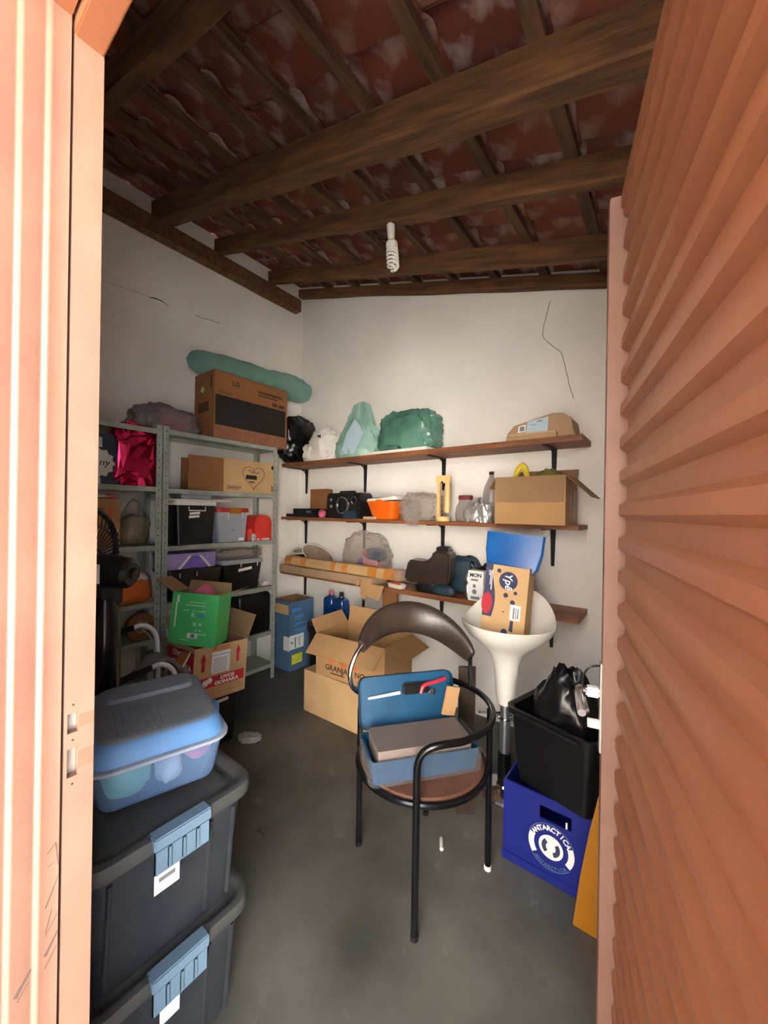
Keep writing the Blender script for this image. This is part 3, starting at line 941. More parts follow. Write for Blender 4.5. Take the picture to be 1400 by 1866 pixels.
def tub(name, label, loc, w0, d0, w1, d1, h, mat, rz=0, lid=None, lid_h=.02, lid_over=.01, r=.025, cat='box', group=None, open_top=False):
    root = thing(name, label, cat, loc, (0, 0, rz), group)
    b = MB()
    if open_top or lid is None:
        b.loft([rrect(w0, d0, r, 0), rrect(w1, d1, r, h), rrect(w1 + .016, d1 + .016, r + .008, h), rrect(w1 + .016, d1 + .016, r + .008, h + .006), rrect(w1 - .006, d1 - .006, r - .003, h + .006), rrect(w0 - .008, d0 - .008, r - .004, .006)])
    else:
        b.loft([rrect(w0, d0, r, 0), rrect(w1, d1, r, h)])
    b.build('body', mat, root, smooth=True)
    if lid:
        b = MB()
        o_ = lid_over
        b.loft([rrect(w1 + 2 * o_, d1 + 2 * o_, r + o_, h - .012), rrect(w1 + 2 * o_, d1 + 2 * o_, r + o_, h + lid_h * .5), rrect(w1 + o_, d1 + o_, r, h + lid_h), rrect(w1 * .86, d1 * .9, r, h + lid_h), rrect(w1 * .84, d1 * .88, r, h + lid_h * .6)])
        b.build('lid', lid, root, smooth=True)
    return root
Z = LV_R[3] + .001
t = tub('storage_tub', 'black storage tub with white handle and two taped labels on the steel shelf', (-2.875, 1.385, Z), .23, .265, .245, .295, .292, 'black_plastic', lid='white_plastic', lid_h=.018)
F = FF('right', .245, .30, .30)
hb = MB(); hb.tube([F @ Vector(p) for p in ((.09, .27, .006), (.09, .243, .010), (.21, .243, .010), (.21, .27, .006))], .005, 8); hb.build('handle', 'white_plastic', t, smooth=True)
decal(t, F @ Matrix.Translation((0, 0, -.0035)), [[(.10, .212), (.175, .218), (.175, .235), (.10, .229)], [(.095, .188), (.17, .194), (.17, .211), (.095, .205)]], 'paper', 'tape_label', .003)
tag(MB().box(-.12, .12, -.262, .235, 0, .012).build('white_tray', 'white_plastic', bevel=.003), 'flat white tray lying across the black tub with taped labels', 'tray', loc=(-2.868, 1.402, Z + .3115))
tag(MB().loft([rrect(.16, .22, .02, 0), rrect(.17, .235, .02, .028), rrect(.18, .245, .02, .03), rrect(.18, .245, .02, .034)]).build('clear_container', 'clear_box', smooth=True), 'small clear plastic container on the flat white tray', 'container', loc=(-2.86, 1.40, Z + .3245))
t = tub('clear_storage_box', 'clear plastic box with red lid and yellow clip beside the black tub', (-2.87, 1.675, Z), .22, .235, .235, .265, .245, 'clear_box', lid='red_lid', lid_h=.022)
MB().box(.128, .136, -.04, .055, .222, .262).build('clip', 'yellow_board', t, bevel=.002)
MB().box(.113, .1155, .045, .095, .012, .032).build('label', 'paper', t)
for y in (-.045, .075): MB().tube([(.121, y, .23), (.119, y, .18)], .0025, 6).build('side_rib', 'white_plastic', t)
tag(MB().blob(.095, .105, .10, 61, .2, 2, .15, 4, flat=.1, power=.7).build('grey_contents', 'grey_fabric', smooth=True), 'folded grey cloth inside the clear box with red lid', 'cloth', loc=(-2.87, 1.675, Z + .004))
r_ = thing('mailbox', 'small bright red rounded-top box at the end of the steel shelf', 'box', (-2.86, 1.957, Z))
pl = [(-.082, 0), (.082, 0), (.082, .15), (.07, .185), (.045, .205), (0, .212), (-.045, .205), (-.07, .185), (-.082, .15)]
MB().prism([(x, z) for x, z in pl], -.10, .10, Matrix(((0, 0, 1, 0), (1, 0, 0, 0), (0, 1, 0, 0), (0, 0, 0, 1)))).build('body', 'red_plastic', r_, bevel=.004)
MB().box(.10, .116, -.03, .07, .112, .118).build('slot_lip', 'red_plastic', r_, bevel=.002)
F = FF('right', .2, .164, .2)
decal(r_, F, [rect(.02, .004, .02, .014), rect(.065, .004, .075, .014)], 'paper', 'printed_mark')
tag(MB().blob(.03, .022, .05, 63, .2, 2, .2, 4, flat=.1).build('red_pouch', 'red_plastic', smooth=True), 'small red pouch squeezed between clear box and red rounded box', 'pouch', loc=(-2.80, 1.843, Z))
tag(MB().blob(.022, .018, .03, 64, .25, 2, .25, 4, flat=.1).build('crumpled_wrapper', 'silver_foil', smooth=True), 'crumpled silver wrapper before the small red pouch', 'wrapper', loc=(-2.75, 1.848, Z))

Z = LV_R[2] + .001
t = tub('storage_tub', 'black storage tub carrying the lilac gift box', (-2.875, 1.395, Z), .215, .345, .235, .40, .205, 'black_plastic', lid='black_plastic', lid_h=.012)
for y in (-.12, 0): MB().tube([(.124, y, .20), (.120, y, .16)], .0035, 8).build('clip', 'white_plastic', t)
t = carton('gift_box', 'lilac gift box with pale ribbon on the black tub', (-2.875, 1.365, Z + .219), (.21, .355, .105), mat='purple_box', closed=True)
F = FF('right', .21, .355, .105)
decal(t, F, [[(.10, .0), (.30, .0), (.23, .088), (.17, .088)]], 'purple_deep', 'panel')
decal(t, F, [[(.075, .0), (.10, .0), (.175, .09), (.155, .09)], [(.30, .0), (.325, .0), (.245, .09), (.225, .09)]], 'ink_white', 'ribbon', .0014)
MB().box(-.108, .108, -.18, .18, .092, .108).build('lid', 'purple_box', t)
t = tub('storage_tub', 'black storage tub with clear lid and paper label beside the lilac box', (-2.875, 1.775, Z), .21, .30, .23, .355, .225, 'black_plastic', lid='clear_box', lid_h=.022)
F = FF('right', .225, .35, .22)
decal(t, F @ Matrix.Translation((0, 0, -.002)), [[(.13, .15), (.25, .162), (.25, .184), (.13, .172)]], 'paper', 'tape_label', .004)
for y in (-.03, .12): MB().tube([(.128, y, .22), (.124, y, .187)], .004, 8).build('clip', 'white_plastic', t)
tag(MB().blob(.09, .17, .038, 71, .2, 2, .2, 5, flat=.2).build('bubble_wrap', 'clear_film', smooth=True, ang=50), 'crumpled clear packing film on the black tub with clear lid', 'plastic', loc=(-2.87, 1.80, Z + .249))
tag(MB().blob(.035, .03, .02, 72, .2, 2, .2, 5, flat=.2).build('paper_scrap', 'white_bag', smooth=True), 'small white paper scrap on the shelf by the clear-lidded tub', 'paper', loc=(-2.80, 2.0, Z))
Z = LV_R[1] + .001
t = thing('carry_case', 'dark hard carry case standing on the low steel shelf', 'case', (-2.875, 1.885, Z))
MB().loft([rrect(.235, .30, .03, 0), rrect(.245, .315, .035, .02), rrect(.245, .315, .035, .305), rrect(.225, .295, .03, .325)]).build('body', 'black_plastic', t, smooth=True)
for y in (-.10, .10): MB().tube([(.124, y, .02), (.126, y, .30)], .006, 8).build('rib', 'black_plastic', t, smooth=True)
MB().blob(.06, .10, .02, 73, .2, 2, .2).build('paper_flap', 'paper', None, smooth=True)
pf = bpy.data.objects['paper_flap']; pf.name = 'crumpled_paper'; tag(pf, 'crumpled white paper lying on the dark carry case', 'paper', loc=(-2.86, 1.90, Z + .324))
bk = MB()
bk.loft([rrect(.17, .19, .02, 0), rrect(.215, .25, .025, .105), rrect(.228, .263, .028, .108), rrect(.228, .263, .028, .113), rrect(.208, .242, .024, .113), rrect(.162, .182, .018, .006)])
tag(bk.build('plastic_basket', 'white_plastic', smooth=True), 'white plastic basket of cloth bundles on the low steel shelf', 'basket', loc=(-2.86, 1.575, Z))
tag(MB().blob(.055, .09, .055, 74, .15, 2, .05, 4, flat=.1, power=.9).build('dark_cap', 'black_leather', smooth=True), 'dark cap lying on top in the white basket', 'cap', loc=(-2.84, 1.63, Z + .09))  # soft lump standing for a dark cap
tag(MB().blob(.05, .05, .06, 75, .15, 2, .1, 4, flat=.1).build('cloth_bundle', 'wicker', smooth=True), 'cream cloth bundle in the white basket', 'cloth', loc=(-2.88, 1.55, Z + .10))
tag(MB().blob(.05, .05, .05, 76, .15, 2, .1, 4, flat=.1).build('cloth_bundle', 'grey_fabric', smooth=True), 'dark grey cloth bundle in the white basket', 'cloth', loc=(-2.86, 1.49, Z + .08))
tag(MB().blob(.10, .11, .105, 77, .2, 2, .15, 4, flat=.1, top=.5).build('yellow_sack', 'yellow_bag', smooth=True, ang=50), 'yellow plastic bag on the lowest steel shelf', 'bag', loc=(-2.86, 1.70, LV_R[0] + .001))

# ================================================================== WOODEN SHELVES ON THE BACK WALL
def wall_shelf(label, z, x0, x1, th):
    s = thing('wall_shelf', label, 'shelf', ((x0 + x1) / 2, 2.455, z - th), group='wooden shelves on the back wall')
    hw = (x1 - x0) / 2
    loops = []
    for i in range(21):
        x = -hw + 2 * hw * i / 20
        j = .002 * noise.noise(Vector((x * 3, z * 9, 0)))
        loops.append([Vector((x, -.135 + j, 0)), Vector((x, .134, 0)), Vector((x, .134, th)), Vector((x, -.135 + j, th))])
    MB().loft(loops).build('board', 'wood_shelf', s)
    for bxx in (-2.945, -2.18, -1.405, -.62):
        x = bxx - (x0 + x1) / 2
        b = MB()
        b.add([(x + sx * w_, y, zz) for (zz, w_) in ((0, .016), (-.24, .009)) for (sx, y) in ((-1, .1345), (1, .1345), (1, .122), (-1, .122))],
              [(0, 1, 2, 3), (7, 6, 5, 4), (0, 4, 5, 1), (1, 5, 6, 2), (2, 6, 7, 3), (3, 7, 4, 0)])
        b.add([(x + sx * w_, y, zz) for (y, w_) in ((.122, .016), (-.10, .011)) for (sx, zz) in ((-1, -.0005), (1, -.0005), (1, -.007), (-1, -.007))],
              [(0, 1, 2, 3), (7, 6, 5, 4), (0, 4, 5, 1), (1, 5, 6, 2), (2, 6, 7, 3), (3, 7, 4, 0)])
        b.tube([(x, .124, -.06), (x, .10, -.02), (x, .06, -.005)], .006, 6)
        b.build('bracket', 'black_dull', s)
    return s
wall_shelf('topmost wooden wall shelf, bearing the green bags', 1.875, -3.0, -.415, .034)
wall_shelf('middle wooden wall shelf, bearing the stereo and open carton', 1.371, -3.0, -.425, .026)
wall_shelf('lowest wooden wall shelf, bearing the long taped package', .866, -3.0, -.42, .034)
# ---- top shelf
Z = 1.876
tag(MB().blob(.115, .175, .215, 81, .25, 2, .14, 4.5, flat=.05, nu=44, nv=30).build('black_sack', 'black_bag', smooth=True, ang=50), 'black plastic rubbish bag stuffed in the corner beside the brown carton', 'bag', loc=(-2.87, 2.385, Z))
g = thing('white_carrier_bag', 'knotted white carrier bag on the top wooden shelf', 'bag', (-2.545, 2.45, Z))
MB().blob(.15, .11, .15, 82, .16, 2.4, .13, 5, flat=.1, nu=48, nv=34).build('body', 'white_bag', g, smooth=True, ang=50)
MB().blob(.085, .08, .085, 83, .18, 2.4, .15, 5, flat=.1, c=(-.125, -.03, 0)).build('knot', 'white_bag', g, smooth=True, ang=50)
decal(g, Matrix.Translation((.02, -.118, .19)) @ Matrix.Rotation(PI / 2, 4, 'X'), [rect(0, 0, .04, .03)], 'teal_dark', 'printed_logo', .004)
def peaked_bag(nm, lab, loc, mat, seed):
    prof = [(0, .205, .105), (.05, .22, .11), (.12, .215, .105), (.22, .18, .095), (.32, .12, .07), (.40, .085, .05), (.455, .07, .035), (.475, .03, .015)]
    loops = []
    n = 72
    lv = []
    for (p, q) in zip(prof[:-1], prof[1:]):
        for k in range(4):
            lv.append([p[i] + (q[i] - p[i]) * k / 4 for i in range(3)])
    lv.append(prof[-1])
    for z, rx, ry in lv:
        ring = []
        for k in range(n):
            a = 2 * PI * k / n
            t_ = z / .475
            tri = abs(((a * 9 / (2 * PI) + 1.3 * noise.noise(Vector((math.cos(a) * 1.3, math.sin(a) * 1.3, z * 3 + seed)))) % 1) * 2 - 1) - .5
            g_ = 1 + .12 * noise.noise(Vector((math.cos(a) * 1.6, math.sin(a) * 1.6, z * 6 + seed))) + .16 * (1 - 2 * abs(noise.noise(Vector((math.cos(a) * 2.4 + seed, math.sin(a) * 2.4, z * 7))))) + (.10 + .30 * t_) * tri * min(1, z / .1)
            lean = .10 * t_ ** 2
            ring.append(Vector((math.cos(a) * rx * g_ + lean * .3, math.sin(a) * ry * g_, z)))
        loops.append(ring)
    o = MB().loft(loops).build(nm, mat, smooth=True, ang=45)
    return tag(o, lab, 'bag', loc=loc)
g1 = peaked_bag('green_carrier_bag', 'pale green peaked plastic bag between the white bag and dark green bag', (-2.15, 2.455, Z + .0), 'green_bag', 3.0)
MB().add([(-.10, -.118, .03), (.06, -.122, .03), (.135, -.112, .20), (.045, -.108, .31), (-.03, -.122, .20), (-.10, -.108, .03), (.06, -.108, .03), (.135, -.09, .20), (.045, -.085, .31), (-.03, -.10, .20)], [(0, 1, 2, 3, 4), (9, 8, 7, 6, 5), (0, 5, 6, 1), (1, 6, 7, 2), (2, 7, 8, 3), (3, 8, 9, 4), (4, 9, 5, 0)]).build('folded_paper', 'paper_blue', g1)
tag(MB().box(-.36, .36, -.115, .115, 0, .024).build('foam_board', 'white_bag', bevel=.004), 'flat white foam board under the dark green bag on the top shelf', 'board', loc=(-1.765, 2.452, Z), rot=(0, 0, R(-1.5)))
b = MB().blob(.225, .11, .15, 85, .14, 2.0, .17, 3.2, flat=.12, nu=44, nv=28, power=.55)
g2 = tag(b.build('green_carrier_bag', 'green_deep', smooth=True, ang=40), 'dark green full plastic bag resting on the white foam board', 'bag', loc=(-1.635, 2.465, Z + .026))
c = thing('folded_cardboard', 'bent cardboard sleeve with pale blue label at the right of the top shelf', 'cardboard', (-.655, 2.45, Z))
pl = [(-.20, 0), (-.19, .05), (-.15, .095), (-.02, .125), (.07, .145), (.13, .14), (.175, .105), (.185, .04), (.20, 0)]
M_ = Matrix(((1, 0, 0, 0), (0, 0, -1, 0), (0, 1, 0, 0), (0, 0, 0, 1)))
MB().prism(pl, -.115, .085, M_).build('sleeve', 'card_grey', c, bevel=.004, seg=1)
MB().box(-.17, .10, -.128, -.122, .028, .036).build('torn_edge', 'card_light', c)
MB().box(-.175, .105, -.124, -.0865, .0, .03).build('front_fold', 'card_grey', c)
Fm = Matrix.Translation((0, -.0852, 0)) @ Matrix.Rotation(PI / 2, 4, 'X')
decal(c, Fm, [[(-.075, .04), (.05, .045), (.052, .128), (-.068, .112)]], 'paper_blue', 'label', .0016)
decal(c, Fm, [[(-.125, .05), (-.08, .052), (-.078, .096), (-.12, .09)]], 'paper', 'barcode_label', .0014)
decal(c, Fm, [rect(-.113, .058, .028, .028), rect(-.01, .104, .03, .007), rect(-.05, .088, .035, .003)], 'ink_grey', 'printed_code', .002)
# ---- middle shelf
Z = 1.372
carton('small_carton', 'small plain brown carton behind the black stereo', (-2.665, 2.52, Z), (.205, .09, .262), mat='card_brown', inner='card_brown', flaps={})
t = thing('disc_player', 'flat black disc player on the middle shelf near the corner', 'player', (-2.74, 2.43, Z))
MB().box(-.21, .21, -.095, .095, 0, .028).build('lower_case', 'black_dull', t, bevel=.004)
t2 = thing('cassette_deck', 'flat black recorder stacked on the disc player', 'player', (-2.71, 2.425, Z + .0285))
MB().box(-.15, .15, -.08, .08, 0, .05).build('case', 'stereo', t2, bevel=.004)
b = MB(); b.box(.04, .10, -.083, -.079, .012, .03); b.build('front_panel', 'chrome_dull', t2)
tag(MB().blob(.034, .032, .036, 91, .1, 2, .03, flat=.08, power=1.0).build('pink_ball', 'pink_cloth', smooth=True), 'small pink ball in front of the black stereo', 'ball', loc=(-2.475, 2.352, Z))
st = thing('stereo', 'black portable stereo with a large silver speaker ring', 'stereo', (-2.225, 2.43, Z))
MB().loft([[Vector((x, y, z)) for x, y in ((-.19, -.085), (.19, -.085), (.19, .085), (-.19, .085))] for z in (0, .18)] + [[Vector((x * .97, y * .9, .212)) for x, y in ((-.19, -.085), (.19, -.085), (.19, .085), (-.19, .085))]]).build('body', 'stereo', st, bevel=.008)
def ring(parent, x, z, r, y, nm, mat, tube=.010):
    pts = [(x + r * math.cos(2 * PI * k / 28), y, z + r * math.sin(2 * PI * k / 28)) for k in range(28)]
    return MB().tube(pts, tube, 8, closed=True).build(nm, mat, parent, smooth=True)
rg = ring(st, .01, .108, .066, -.093, 'speaker_ring', 'chrome', .011)
ring(st, .01, .108, .048, -.090, 'speaker_surround', 'black_plastic', .008)
MB().lathe([(.045, .0), (.03, -.012), (.012, -.018), (0, -.012)], 24, Matrix.Translation((.01, -.087, .108)) @ Matrix.Rotation(PI / 2, 4, 'X')).build('speaker_cone', 'black_dull', rg, smooth=True)
ring(st, .135, .150, .028, -.090, 'dial_ring', 'chrome', .005)
MB().lathe([(0, .008), (.022, .008), (.024, 0)], 20, Matrix.Translation((.135, -.086, .150)) @ Matrix.Rotation(PI / 2, 4, 'X')).build('dial', 'black_plastic', st, smooth=True)
MB().tube([(-.12, 0, .205), (-.10, 0, .226), (.06, 0, .226), (.08, 0, .205)], .009, 8).build('handle', 'stereo', st, smooth=True)
MB().lathe([(0, .007), (.011, .007), (.012, 0)], 16, Matrix.Translation((-.13, -.086, .155)) @ Matrix.Rotation(PI / 2, 4, 'X')).build('knob', 'chrome_dull', st, smooth=True)
MB().box(-.145, -.118, -.089, -.084, .088, .112).build('button', 'chrome_dull', st, bevel=.002)
tag(MB().box(-.075, .075, -.012, .012, 0, .062).build('cassette_box', 'teal_dark', bevel=.004), 'small slate-blue box leaning before the stereo', 'box', loc=(-2.12, 2.332, Z))
tag(MB().box(-.06, .06, -.014, .014, 0, .020).build('tape_case', 'wicker', bevel=.003), 'small cream case before the orange container', 'case', loc=(-1.925, 2.342, Z))
t = tub('food_container', 'orange plastic container with askew white lid on the middle shelf', (-1.835, 2.44, Z), .20, .13, .275, .185, .135, 'orange_plastic', lid=None, r=.035, cat='container')
MB().loft([rrect(.285, .195, .04, -.012), rrect(.295, .205, .045, 0), rrect(.29, .20, .04, .014), rrect(.27, .18, .04, .02)]).build('lid', 'white_plastic', t, smooth=True)
ld = t.children[-1]; ld.location = (-.006, .012, .158); ld.rotation_euler = (R(3), R(-5), R(3))
MB().box(-.03, .03, -.108, -.094, .085, .155).build('clip', 'orange_plastic', t, bevel=.004)
b = MB().blob(.155, .085, .098, 95, .25, 2.4, .22, 4.6, flat=.1, nu=52, nv=34)
b.blob(.06, .02, .085, 96, .3, 3, .2, 5, c=(-.015, -.108, -.04))
tag(b.build('crumpled_plastic_bag', 'clear_film', smooth=True, ang=40), 'crumpled clear plastic bag spilling over the middle shelf edge', 'bag', loc=(-1.505, 2.435, Z + .002))
t = thing('hand_press', 'cream plastic press frame with two upright bars on the middle shelf', 'tool', (-1.283, 2.36, Z))
MB().lathe([(0, 0), (.046, 0), (.05, .006), (.05, .026), (.044, .034), (0, .034)], 24).build('base', 'cream_plastic', t, smooth=True)
MB().box(-.048, -.026, -.012, .012, .03, .30).build('bar', 'cream_plastic', t, bevel=.003)
MB().lathe([(.019, .06), (.021, .08), (.021, .23), (.015, .26), (.015, .29)], 16, Matrix.Translation((.030, 0, 0))).build('plunger', 'cream_plastic', t, smooth=True)
MB().box(-.054, .054, -.018, .018, .265, .316).build('top_block', 'cream_plastic', t, bevel=.004)
MB().lathe([(0, .008), (.007, .006), (.008, 0)], 10, Matrix.Translation((-.002, -.018, .268)) @ Matrix.Rotation(PI / 2, 4, 'X')).build('screw', 'ink', t)
t = thing('glass_jar', 'round glass jar with brown lid on the middle shelf', 'jar', (-1.155, 2.44, Z))
MB().lathe([(0, 0), (.055, 0), (.066, .02), (.070, .06), (.062, .105), (.046, .135), (.044, .155)], 28).build('glass', 'bottle_clear', t, smooth=True)
MB().lathe([(.047, .15), (.049, .152), (.049, .176), (.045, .18), (0, .18)], 24).build('lid', 'dark_red', t, smooth=True)
MB().lathe([(0, .004), (.052, .004), (.062, .02), (.064, .05), (0, .055)], 24).build('filling', 'card_brown', t, smooth=True)
tag(MB().lathe([(0, 0), (.032, 0), (.033, .004), (.033, .165), (.03, .17), (0, .17)], 24).build('tin_can', 'chrome_dull', smooth=True), 'silver tin can behind the glass jar', 'can', loc=(-1.075, 2.535, Z))
tag(MB().blob(.062, .05, .075, 97, .25, 2, .25, 4, flat=.05, top=.3).build('foil_packet', 'silver_foil', smooth=True, ang=35), 'crumpled pyramid-shaped foil packet between jar and bottle', 'packet', loc=(-1.068, 2.395, Z))
t = thing('plastic_bottle', 'empty clear plastic drink bottle on the middle shelf', 'bottle', (-.985, 2.47, Z))
MB().lathe([(0, .012), (.03, 0), (.05, .006), (.054, .03), (.050, .09), (.054, .14), (.054, .19), (.044, .24), (.022, .29), (.014, .305), (.014, .325)], 28).build('body', 'bottle_clear', t, smooth=True)
MB().lathe([(.016, .318), (.016, .337), (0, .339)], 20).build('cap', 'ink', t, smooth=True)
MB().lathe([(.0545, .10), (.0548, .135)], 28).build('label_band', 'clear_film', t, smooth=True)
tag(MB().blob(.04, .035, .06, 98, .25, 2, .25, 4, flat=.05).build('foil_scrap', 'silver_foil', smooth=True, ang=35), 'crumpled foil scrap at the foot of the plastic bottle', 'foil', loc=(-.985, 2.375, Z))
tag(MB().box(-.022, .022, -.03, .03, 0, .125).build('small_box', 'paper', bevel=.002), 'small white box beside the large open carton', 'box', loc=(-.895, 2.43, Z), rot=(0, 0, .2))
oc = carton('open_carton', 'open tan carton with folded-down flaps overhanging the middle shelf', (-.662, 2.352, Z), (.385, .295, .272), mat='card', flaps={'front': (266, .145), 'right': (224, .17), 'left': (236, .075), 'back': (140, .10)})
for q_ in ((-.05, .0, .02, .26), (.04, .12, .03, .2)): MB().box(.1925, .1932, *q_).build('clear_tape', 'clear_film', oc)
g = thing('yellow_carrier_bag', 'knotted yellow carrier bag inside the open carton', 'bag', (-.755, 2.39, Z + .006))
MB().blob(.085, .09, .13, 101, .2, 2, .15, 4).build('body', 'yellow_bag', g, smooth=True, ang=50)
b = MB(); b.tube(bez([(-.05, 0, .22), (-.035, -.01, .30), (-.005, -.012, .345), (.015, -.01, .335), (.03, 0, .28), (.05, 0, .23)], 5), [.014] * 6 + [.018] * 14 + [.014] * 6, 8); b.build('knot', 'yellow_bag', g, smooth=True)
tag(MB().blob(.10, .10, .155, 102, .12, 2, .08, 4, power=.75).build('khaki_pouch', 'khaki', smooth=True), 'khaki green pouch inside the open carton', 'pouch', loc=(-.595, 2.39, Z + .006))
# ---- lowest shelf
Z = .867
lb = carton('long_flat_carton', 'long flat brown carton with torn flaps along the lowest shelf', (-2.36, 2.335, Z), (1.10, .19, .066), mat='card_grey', closed=True)
for (x, w_, h_, a) in ((.50, .10, .15, 8), (.42, .05, .06, 2)):
    b = MB(); b.prism([(-w_ / 2, 0), (w_ / 2, 0), (w_ * .45, -h_ * .6), (.0, -h_), (-w_ * .4, -h_ * .7)], 0, .004, Matrix.Translation((x, -.105, .045)) @ Matrix.Rotation(PI / 2 - R(a), 4, 'X')); b.build('torn_flap', 'card', lb)
b = MB(); b.prism([(-.05, 0), (.07, .0), (.05, -.11), (-.07, -.09)], 0, .004, Matrix.Translation((.60, -.10, .02)) @ Matrix.Rotation(PI / 2 - R(20), 4, 'X')); b.build('torn_flap', 'card', lb)
lt = thing('long_package', 'long narrow cardboard package bound with brown tape on the lowest shelf', 'package', (-2.24, 2.33, Z + .0668), (0, 0, R(-1.5)))
hexa = [(-.05, 0), (.05, 0), (.056, .035), (.04, .072), (-.035, .072), (-.056, .03)]
MX = Matrix(((0, 0, 1, 0), (1, 0, 0, 0), (0, 1, 0, 0), (0, 0, 0, 1)))
MB().prism(hexa, -.67, .67, MX).build('tube', 'card_light', lt, bevel=.004)
hx2 = [(x * 1.03, z * 1.02 + .0002) for x, z in hexa]
for (a, w_) in ((-.66, .09), (-.44, .07), (-.05, .05), (.08, .06), (.36, .09), (.52, .13)):
    MB().prism(hx2, a, a + w_, MX).build('tape_band', 'brown_tape', lt)
MB().prism([(x * 1.06, z * 1.05) for x, z in hexa], .60, .69, MX).build('clear_wrap', 'clear_film', lt)
for (nm, lab, x, y, z, rx, ry, a) in (('oval_tray', 'oval wicker-coloured tray leaning on the long taped package', -2.66, 2.485, Z + .145, .19, .085, (R(38), R(20), .05)), ('oval_tray', 'oval white-rimmed tray lying under the leaning tray in the corner', -2.90, 2.49, Z + .16, .09, .075, (R(18), R(2), 0))):
    t = thing(nm, lab, 'tray', (x, y, z), a)
    MB().lathe([(0, 0), (.75, 0), (1.0, .018), (1.03, .018), (.8, -.006), (0, -.006)], 36, sx=rx, sy=ry).build('dish', 'picture_dark', t, smooth=True)
    ringp = [(rx * 1.015 * math.cos(2 * PI * k / 40), ry * 1.015 * math.sin(2 * PI * k / 40), .018) for k in range(40)]
    MB().tube(ringp, .005, 6, closed=True).build('rim', 'ink_white', t, smooth=True)
tag(MB().blob(.07, .06, .075, 111, .2, 2, .15, 4, flat=.1).build('dark_bundle', 'black_bag', smooth=True), 'dark plastic bundle under the oval trays in the corner', 'bag', loc=(-2.84, 2.475, Z + .067) if False else (-2.92, 2.515, Z), rot=(0, 0, 0))
g = thing('clear_bag', 'clear plastic bag of pink and navy clothes on the lowest shelf', 'bag', (-2.085, 2.508, Z + .001))
MB().blob(.235, .064, .19, 112, .14, 2.2, .14, 4.5, flat=.06, nu=52, nv=34, power=.85).build('film', 'clear_film', g, smooth=True, ang=45)
MB().blob(.085, .05, .085, 113, .2, 2, .1, c=(.06, -.008, .03)).build('pink_cloth', 'pink_pale', g, smooth=True)
MB().blob(.10, .05, .055, 114, .15, 2, .08, c=(.105, -.012, .15)).build('navy_cloth', 'navy_card', g, smooth=True)
MB().blob(.05, .05, .05, 115, .2, 2, .1, c=(-.03, -.01, .06)).build('purple_cloth', 'purple_deep', g, smooth=True)
MB().blob(.035, .04, .025, 116, .2, 2, .1, c=(.02, -.02, .19)).build('red_cloth', 'red_lid', g, smooth=True)
tag(MB().loft([rrect(.14, .06, .02, 0), rrect(.16, .075, .025, .03), rrect(.15, .065, .02, .03), rrect(.12, .05, .015, .006)]).build('soap_dish', 'white_plastic', smooth=True), 'small white dish beside the end of the taped package', 'dish', loc=(-1.66, 2.35, Z - .0005), rot=(0, 0, -.2))
tag(MB().blob(.04, .025, .016, 117, .2, 2, .1).build('orange_scrap', 'orange_bag', smooth=True), 'orange plastic scrap in the small white dish', 'plastic', loc=(-1.675, 2.352, Z + .008))
t = thing('black_tank', 'black moulded plastic tank with a square neck on the lowest shelf', 'tank', (-1.385, 2.405, Z), (0, 0, R(8)))
pl = [(-.185, .075), (-.19, .10), (-.165, .215), (-.145, .225), (-.03, .215), (.015, .255), (.03, .295), (.135, .295), (.155, .26), (.15, .10), (.13, .06), (-.15, .06)]
M_ = Matrix(((1, 0, 0, 0), (0, 0, -1, 0), (0, 1, 0, 0), (0, 0, 0, 1)))
MB().prism(pl, -.075, .075, M_).build('body', 'black_leather', t, bevel=.022, seg=3)
MB().box(.04, .125, -.045, .045, .292, .325).build('neck', 'black_plastic', t, bevel=.006)
MB().loft([rrect(.16, .13, .04, 0, cx=-.03), rrect(.18, .14, .04, .03, cx=-.03), rrect(.14, .11, .03, .075, cx=-.02)]).build('foot', 'black_plastic', t, smooth=True)
tag(MB().blob(.13, .055, .13, 118, .12, 2, .08, 4, flat=.05, power=.7).build('blue_pack', 'teal_dark', smooth=True), 'dark blue padded pouch tucked against the black tank', 'pouch', loc=(-1.205, 2.53, Z), rot=(0, 0, 0))
tag(MB().blob(.085, .032, .035, 119, .12, 2, .06, 4, flat=.05).build('blue_strap', 'teal_dark', smooth=True), 'dark blue folded cloth at the foot of the black tank', 'cloth', loc=(-1.265, 2.345, Z))
t = carton('bottle_carton', 'white printed bottle carton on the lowest shelf behind the stool box', (-1.02, 2.355, Z), (.105, .07, .195), mat='paper', closed=True)
F = FF('front', .105, .07, .195)
txt(t, F, 'MON', .012, .155, .034, 'ink', bold=.0012)
decal(t, F, [rect(.02, .13, .05, .012), rect(.035, .085, .018, .022), circ(.045, .06, .016), rect(.02, .012, .06, .018)], 'ink_grey', 'printed_label')
tag(MB().lathe([(0, 0), (.022, 0), (.024, .01), (.024, .08), (.018, .09), (.026, .10), (.028, .125), (.016, .15), (.01, .165), (0, .168)], 20).build('metal_flask', 'chrome_dull', smooth=True), 'small silver flask beside the white bottle carton', 'bottle', loc=(-1.11, 2.40, Z))
t = thing('black_bundle', 'folded black fabric bundle behind the white bottle carton', 'bundle', (-.99, 2.49, Z))
MB().blob(.10, .05, .105, 121, .2, 2, .18, 4, flat=.05).build('canopy', 'black_dull', t, smooth=True, ang=45)
MB().tube(bez([(-.05, -.02, .13), (-.09, -.02, .17), (-.125, -.02, .21), (-.115, -.02, .235)], 5), .012, 8).build('handle', 'black_plastic', t, smooth=True)

